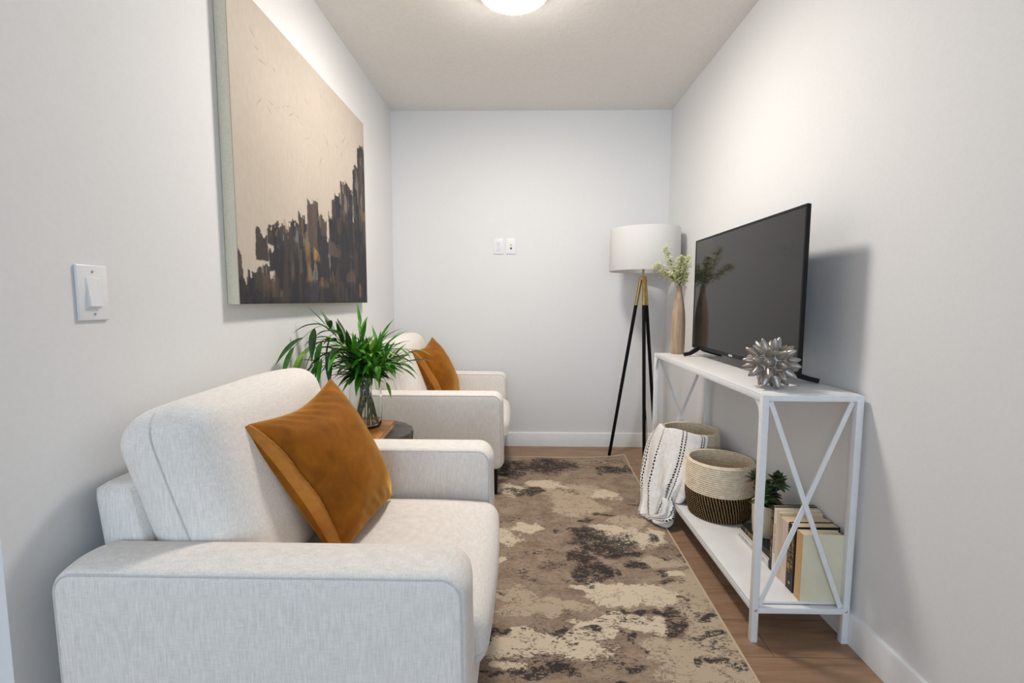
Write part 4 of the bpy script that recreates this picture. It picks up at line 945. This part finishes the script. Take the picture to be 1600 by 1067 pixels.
# ------------------------------------------------------------------ books on the lower shelf
def text_mesh(body, size, mat, depth=.0003, bold=0, shear=0):
    cu = bpy.data.curves.new('lettering', 'FONT'); cu.body = body; cu.size = size; cu.extrude = depth / 2; cu.align_x = 'CENTER'; cu.align_y = 'CENTER'; cu.offset = bold; cu.shear = shear; cu.resolution_u = 3
    o = bpy.data.objects.new('lettering', cu); C.objects.link(o); dg = bpy.context.evaluated_depsgraph_get(); me = bpy.data.meshes.new_from_object(o.evaluated_get(dg)); bpy.data.objects.remove(o); me.materials.clear(); me.materials.append(mat)
    o = bpy.data.objects.new('lettering', me); C.objects.link(o); return o
gold = simple('gold_print', rgb(206, 160, 78), .5); redp = simple('red_print', rgb(176, 92, 78), .6); grayp = simple('grey_print', rgb(150, 142, 138), .7); yel = simple('yellow_print', rgb(226, 196, 70), .6)
def marks(n, w, h, mat, seed, slant=.25):
    """rows of worn, unreadable gilt letter strokes; local x along the line"""
    rr = random.Random(seed); bm = bmesh.new(); x = -w / 2
    while x < w / 2:
        cw = h * rr.uniform(.45, .8)
        for q in range(rr.choice((1, 2, 2, 3))):
            a = x + cw * rr.uniform(0, .7); t_ = h * .14
            if rr.random() < .65: box(bm, a, a + t_, -h / 2, h / 2, 0, .0003)
            else:
                yy = rr.choice((-.5, 0, .42)) * h; box(bm, x, x + cw * .8, yy, yy + t_, 0, .0003)
        x += cw * 1.15
        if rr.random() < .12: x += cw
    for v in bm.verts: v.co.x += slant * v.co.y
    return finish('lettering', bm, mat, None, 0)
def book(y0, y1, h, d, cover, label, x=.903, hard=True, rz=0, lean=0, spine=None, jacket=None):
    """upright book: spine towards -x, pages towards the wall and up"""
    w_ = y1 - y0; root = thing('book', label, 'book', (x, (y0 + y1) / 2, SZ), rz, 'upright books at the near end of the lower shelf'); root.rotation_euler.x = lean
    t_ = .0022 if hard else .0006; ov = .003 if hard else 0
    bm = bmesh.new(); box(bm, .003, d - ov, -w_ / 2 + t_, w_ / 2 - t_, ov, h - ov); finish('pages', bm, paper, root, 0)
    bm = bmesh.new()
    box(bm, .0015, d, -w_ / 2, -w_ / 2 + t_, 0, h, t_ * .2, 1); box(bm, .0015, d, w_ / 2 - t_, w_ / 2, 0, h, t_ * .2, 1); box(bm, 0, .003, -w_ / 2, w_ / 2, 0, h, min(.0012, t_ * .5), 1)
    finish('cover', bm, jacket or cover, root, 30)
    if spine: bm = bmesh.new(); box(bm, -.0006, .0012, -w_ / 2 + .0002, w_ / 2 - .0002, .0005, h - .0005, .0003, 1); finish('spine_panel', bm, spine, root)
    return root, w_
def on_spine(o, root, z, off=-.0009, yy=0):
    # reading runs from the top of the spine down: local x -> -z, local y -> -y, face towards -x
    o.parent = root; o.matrix_local = Matrix.Translation((off, yy, z)) @ Matrix(((0, 0, -1, 0), (0, -1, 0, 0), (-1, 0, 0, 0), (0, 0, 0, 1)))
cov = lambda n, r, g, b: simple(n, rgb(r, g, b), .5, var=.04, scale=20, bump=.03)
blackc = cov('black_cover', 26, 22, 24); whitec = cov('white_cover', 226, 220, 212); creamc = cov('cream_cover', 216, 196, 166); beigec = cov('beige_cover', 206, 184, 158); pinkc = cov('blush_cover', 214, 192, 178); palec = cov('pale_cover', 222, 214, 186); tanc = cov('tan_cover', 200, 158, 104); taup = cov('taupe_cover', 178, 160, 140)
bk = [(1.628, 1.612, .240, .150, blackc, 'thin black book with gold lettering, farthest of the upright books'),
      (1.611, 1.592, .236, .150, whitec, 'upright book with a white spine and faded red capital letters'),
      (1.591, 1.575, .232, .148, creamc, 'cream upright book touching the white-spined one'),
      (1.574, 1.558, .222, .143, beigec, 'beige upright book between the cream and blush ones'),
      (1.557, 1.523, .222, .150, pinkc, 'thick blush upright book beside the gold-lettered black one'),
      (1.521, 1.483, .228, .145, blackc, 'thick black book with gold lettering, next to the pale nearest book')]
roots = []
for y1, y0, h, d, m_, lab in bk: roots.append(book(y0, y1, h, d, m_, lab, hard=(m_ is blackc))[0])
r_, w_ = book(1.441, 1.474, .226, .128, palec, 'pale green-cream book with tan spine, nearest of the upright books', x=.903, rz=R(-2), spine=tanc)
o = marks(20, .17, .009, gold, 2); on_spine(o, roots[0], .135, -.0003)
o = text_mesh('JOHN GRISHAM', .0150, redp); o.name = 'title_lettering'; on_spine(o, roots[1], .128, -.0003)
for k, (yy, hh) in enumerate(((.008, .013), (-.009, .009))): o = marks(16, .15 - .02 * k, hh, gold, 11 + k); on_spine(o, roots[5], .135 + .01 * k, -.0003, yy)
bm = bmesh.new(); box(bm, -.004, .004, -.004, .004, 0, .0003); o = finish('publisher_mark', bm, gold, None, 0); on_spine(o, roots[5], .026, -.0003)
# two books lying flat under the plant
def flat(z, h, cover, label, x0, x1, y0, y1, rz):
    root = thing('book', label, 'book', ((x0 + x1) / 2, (y0 + y1) / 2, z), rz, 'books lying flat on the lower shelf'); a, b = (x1 - x0) / 2, (y1 - y0) / 2
    bm = bmesh.new(); box(bm, -a + .003, a - .003, -b + .003, b - .003, .0022, h - .0022); finish('pages', bm, paper, root, 0)
    bm = bmesh.new(); box(bm, -a, a, -b, b, 0, .0022, .0004, 1); box(bm, -a, a, -b, b, h - .0022, h, .0004, 1); box(bm, -a - .0012, -a + .003, -b, b, 0, h, .001, 1); finish('cover', bm, cover, root)
    return root, a
fw, a1 = flat(SZ, .0285, whitec, 'white book lying flat on the shelf, under the black one', .902, 1.040, 1.636, 1.872, R(1))
fb_, a2 = flat(SZ + .029, .027, blackc, 'black book lying flat on the white one, under the succulent', .913, 1.045, 1.640, 1.865, R(0))
def on_flat(o, root, a, y, z):
    o.parent = root; o.matrix_local = Matrix.Translation((-a - .0015, y, z)) @ Matrix(((0, 0, -1, 0), (-1, 0, 0, 0), (0, 1, 0, 0), (0, 0, 0, 1)))
on_flat(marks(14, .19, .011, grayp, 21, .1), fw, a1, 0, .0145)
on_flat(marks(5, .075, .015, yel, 22, .1), fb_, a2, .035, .0135)
on_flat(marks(5, .06, .006, grayp, 25, .1), fb_, a2, .080, .017)

# ------------------------------------------------------------------ potted succulent on the flat books
SP = thing('potted_succulent', 'small green succulent in a cream pot standing on the flat books', 'potted plant', (.970, 1.775, SZ + .0562)); SP.scale = (1.17, 1.17, 1.22)
bm = bmesh.new(); lathe(bm, [(.001, 0), (.041, 0), (.044, .003), (.047, .05), (.049, .100), (.049, .103), (.045, .103), (.044, .092), (.001, .092)], 40); finish('pot', bm, simple('cream_ceramic', rgb(214, 202, 180), .45), SP, 50)
bm = bmesh.new(); lathe(bm, [(.001, .097), (.044, .0935)], 24); finish('soil', bm, simple('soil', rgb(46, 34, 26), .95, scale=200, bump=.8), SP, 180)
sm = [simple('succulent_green', rgb(60, 86, 40), .5, scale=50), simple('succulent_dark', rgb(34, 44, 26), .5, scale=50), simple('succulent_red', rgb(92, 52, 40), .5, scale=50)]
bm = bmesh.new(); sb = bmesh.new(); rr = random.Random(12)
def fleshy(p, d, L, w, mi):
    d = d.normalized(); u, v = frame_axes(d); rows = []; n = 7
    for i in range(n + 1):
        t_ = i / n; r_ = w * (math.sin(math.pi * min(.985, .08 + .92 * t_ ** .8)) ** .7); c = p + d * L * t_ + v * .12 * L * t_ * t_
        rows.append([bm.verts.new(c + u * r_ * math.cos(q) + v * r_ * .32 * math.sin(q)) for q in [2 * math.pi * k / 8 for k in range(8)]])
    for a, b in zip(rows, rows[1:]):
        for j in range(8): bm.faces.new((a[j], a[(j + 1) % 8], b[(j + 1) % 8], b[j])).material_index = mi
    bm.faces.new(rows[-1]).material_index = mi
for (bx_, by_, h_, sp_) in ((-.016, -.010, .035, 1.0), (.024, -.004, .085, .85), (-.050, .0, .095, .6), (.006, .020, .040, 1.0)):
    c = Vector((bx_, by_, .093 + h_)); tube(sb, [(bx_ * .3, by_ * .3, .09), (bx_ * .8, by_, .09 + h_ * .5), c], .0042, 8)
    for k in range(26):
        a = 2.4 * k; el = -.35 + 1.6 * k / 26; d = Vector((math.cos(a) * math.cos(el), math.sin(a) * math.cos(el), math.sin(el)))
        L_ = .046 * sp_ * (1.15 - .5 * k / 26) * rr.uniform(.8, 1.2)
        fleshy(c + Vector((0, 0, .02 * (k / 26 - .6))), d, L_, (.0125) * sp_, 2 if (sp_ < .8 and rr.random() < .4) else (1 if rr.random() < .4 else 0))
finish('stems', sb, sm[1], SP, 180); finish('leaves', bm, None, SP, 180, sm)
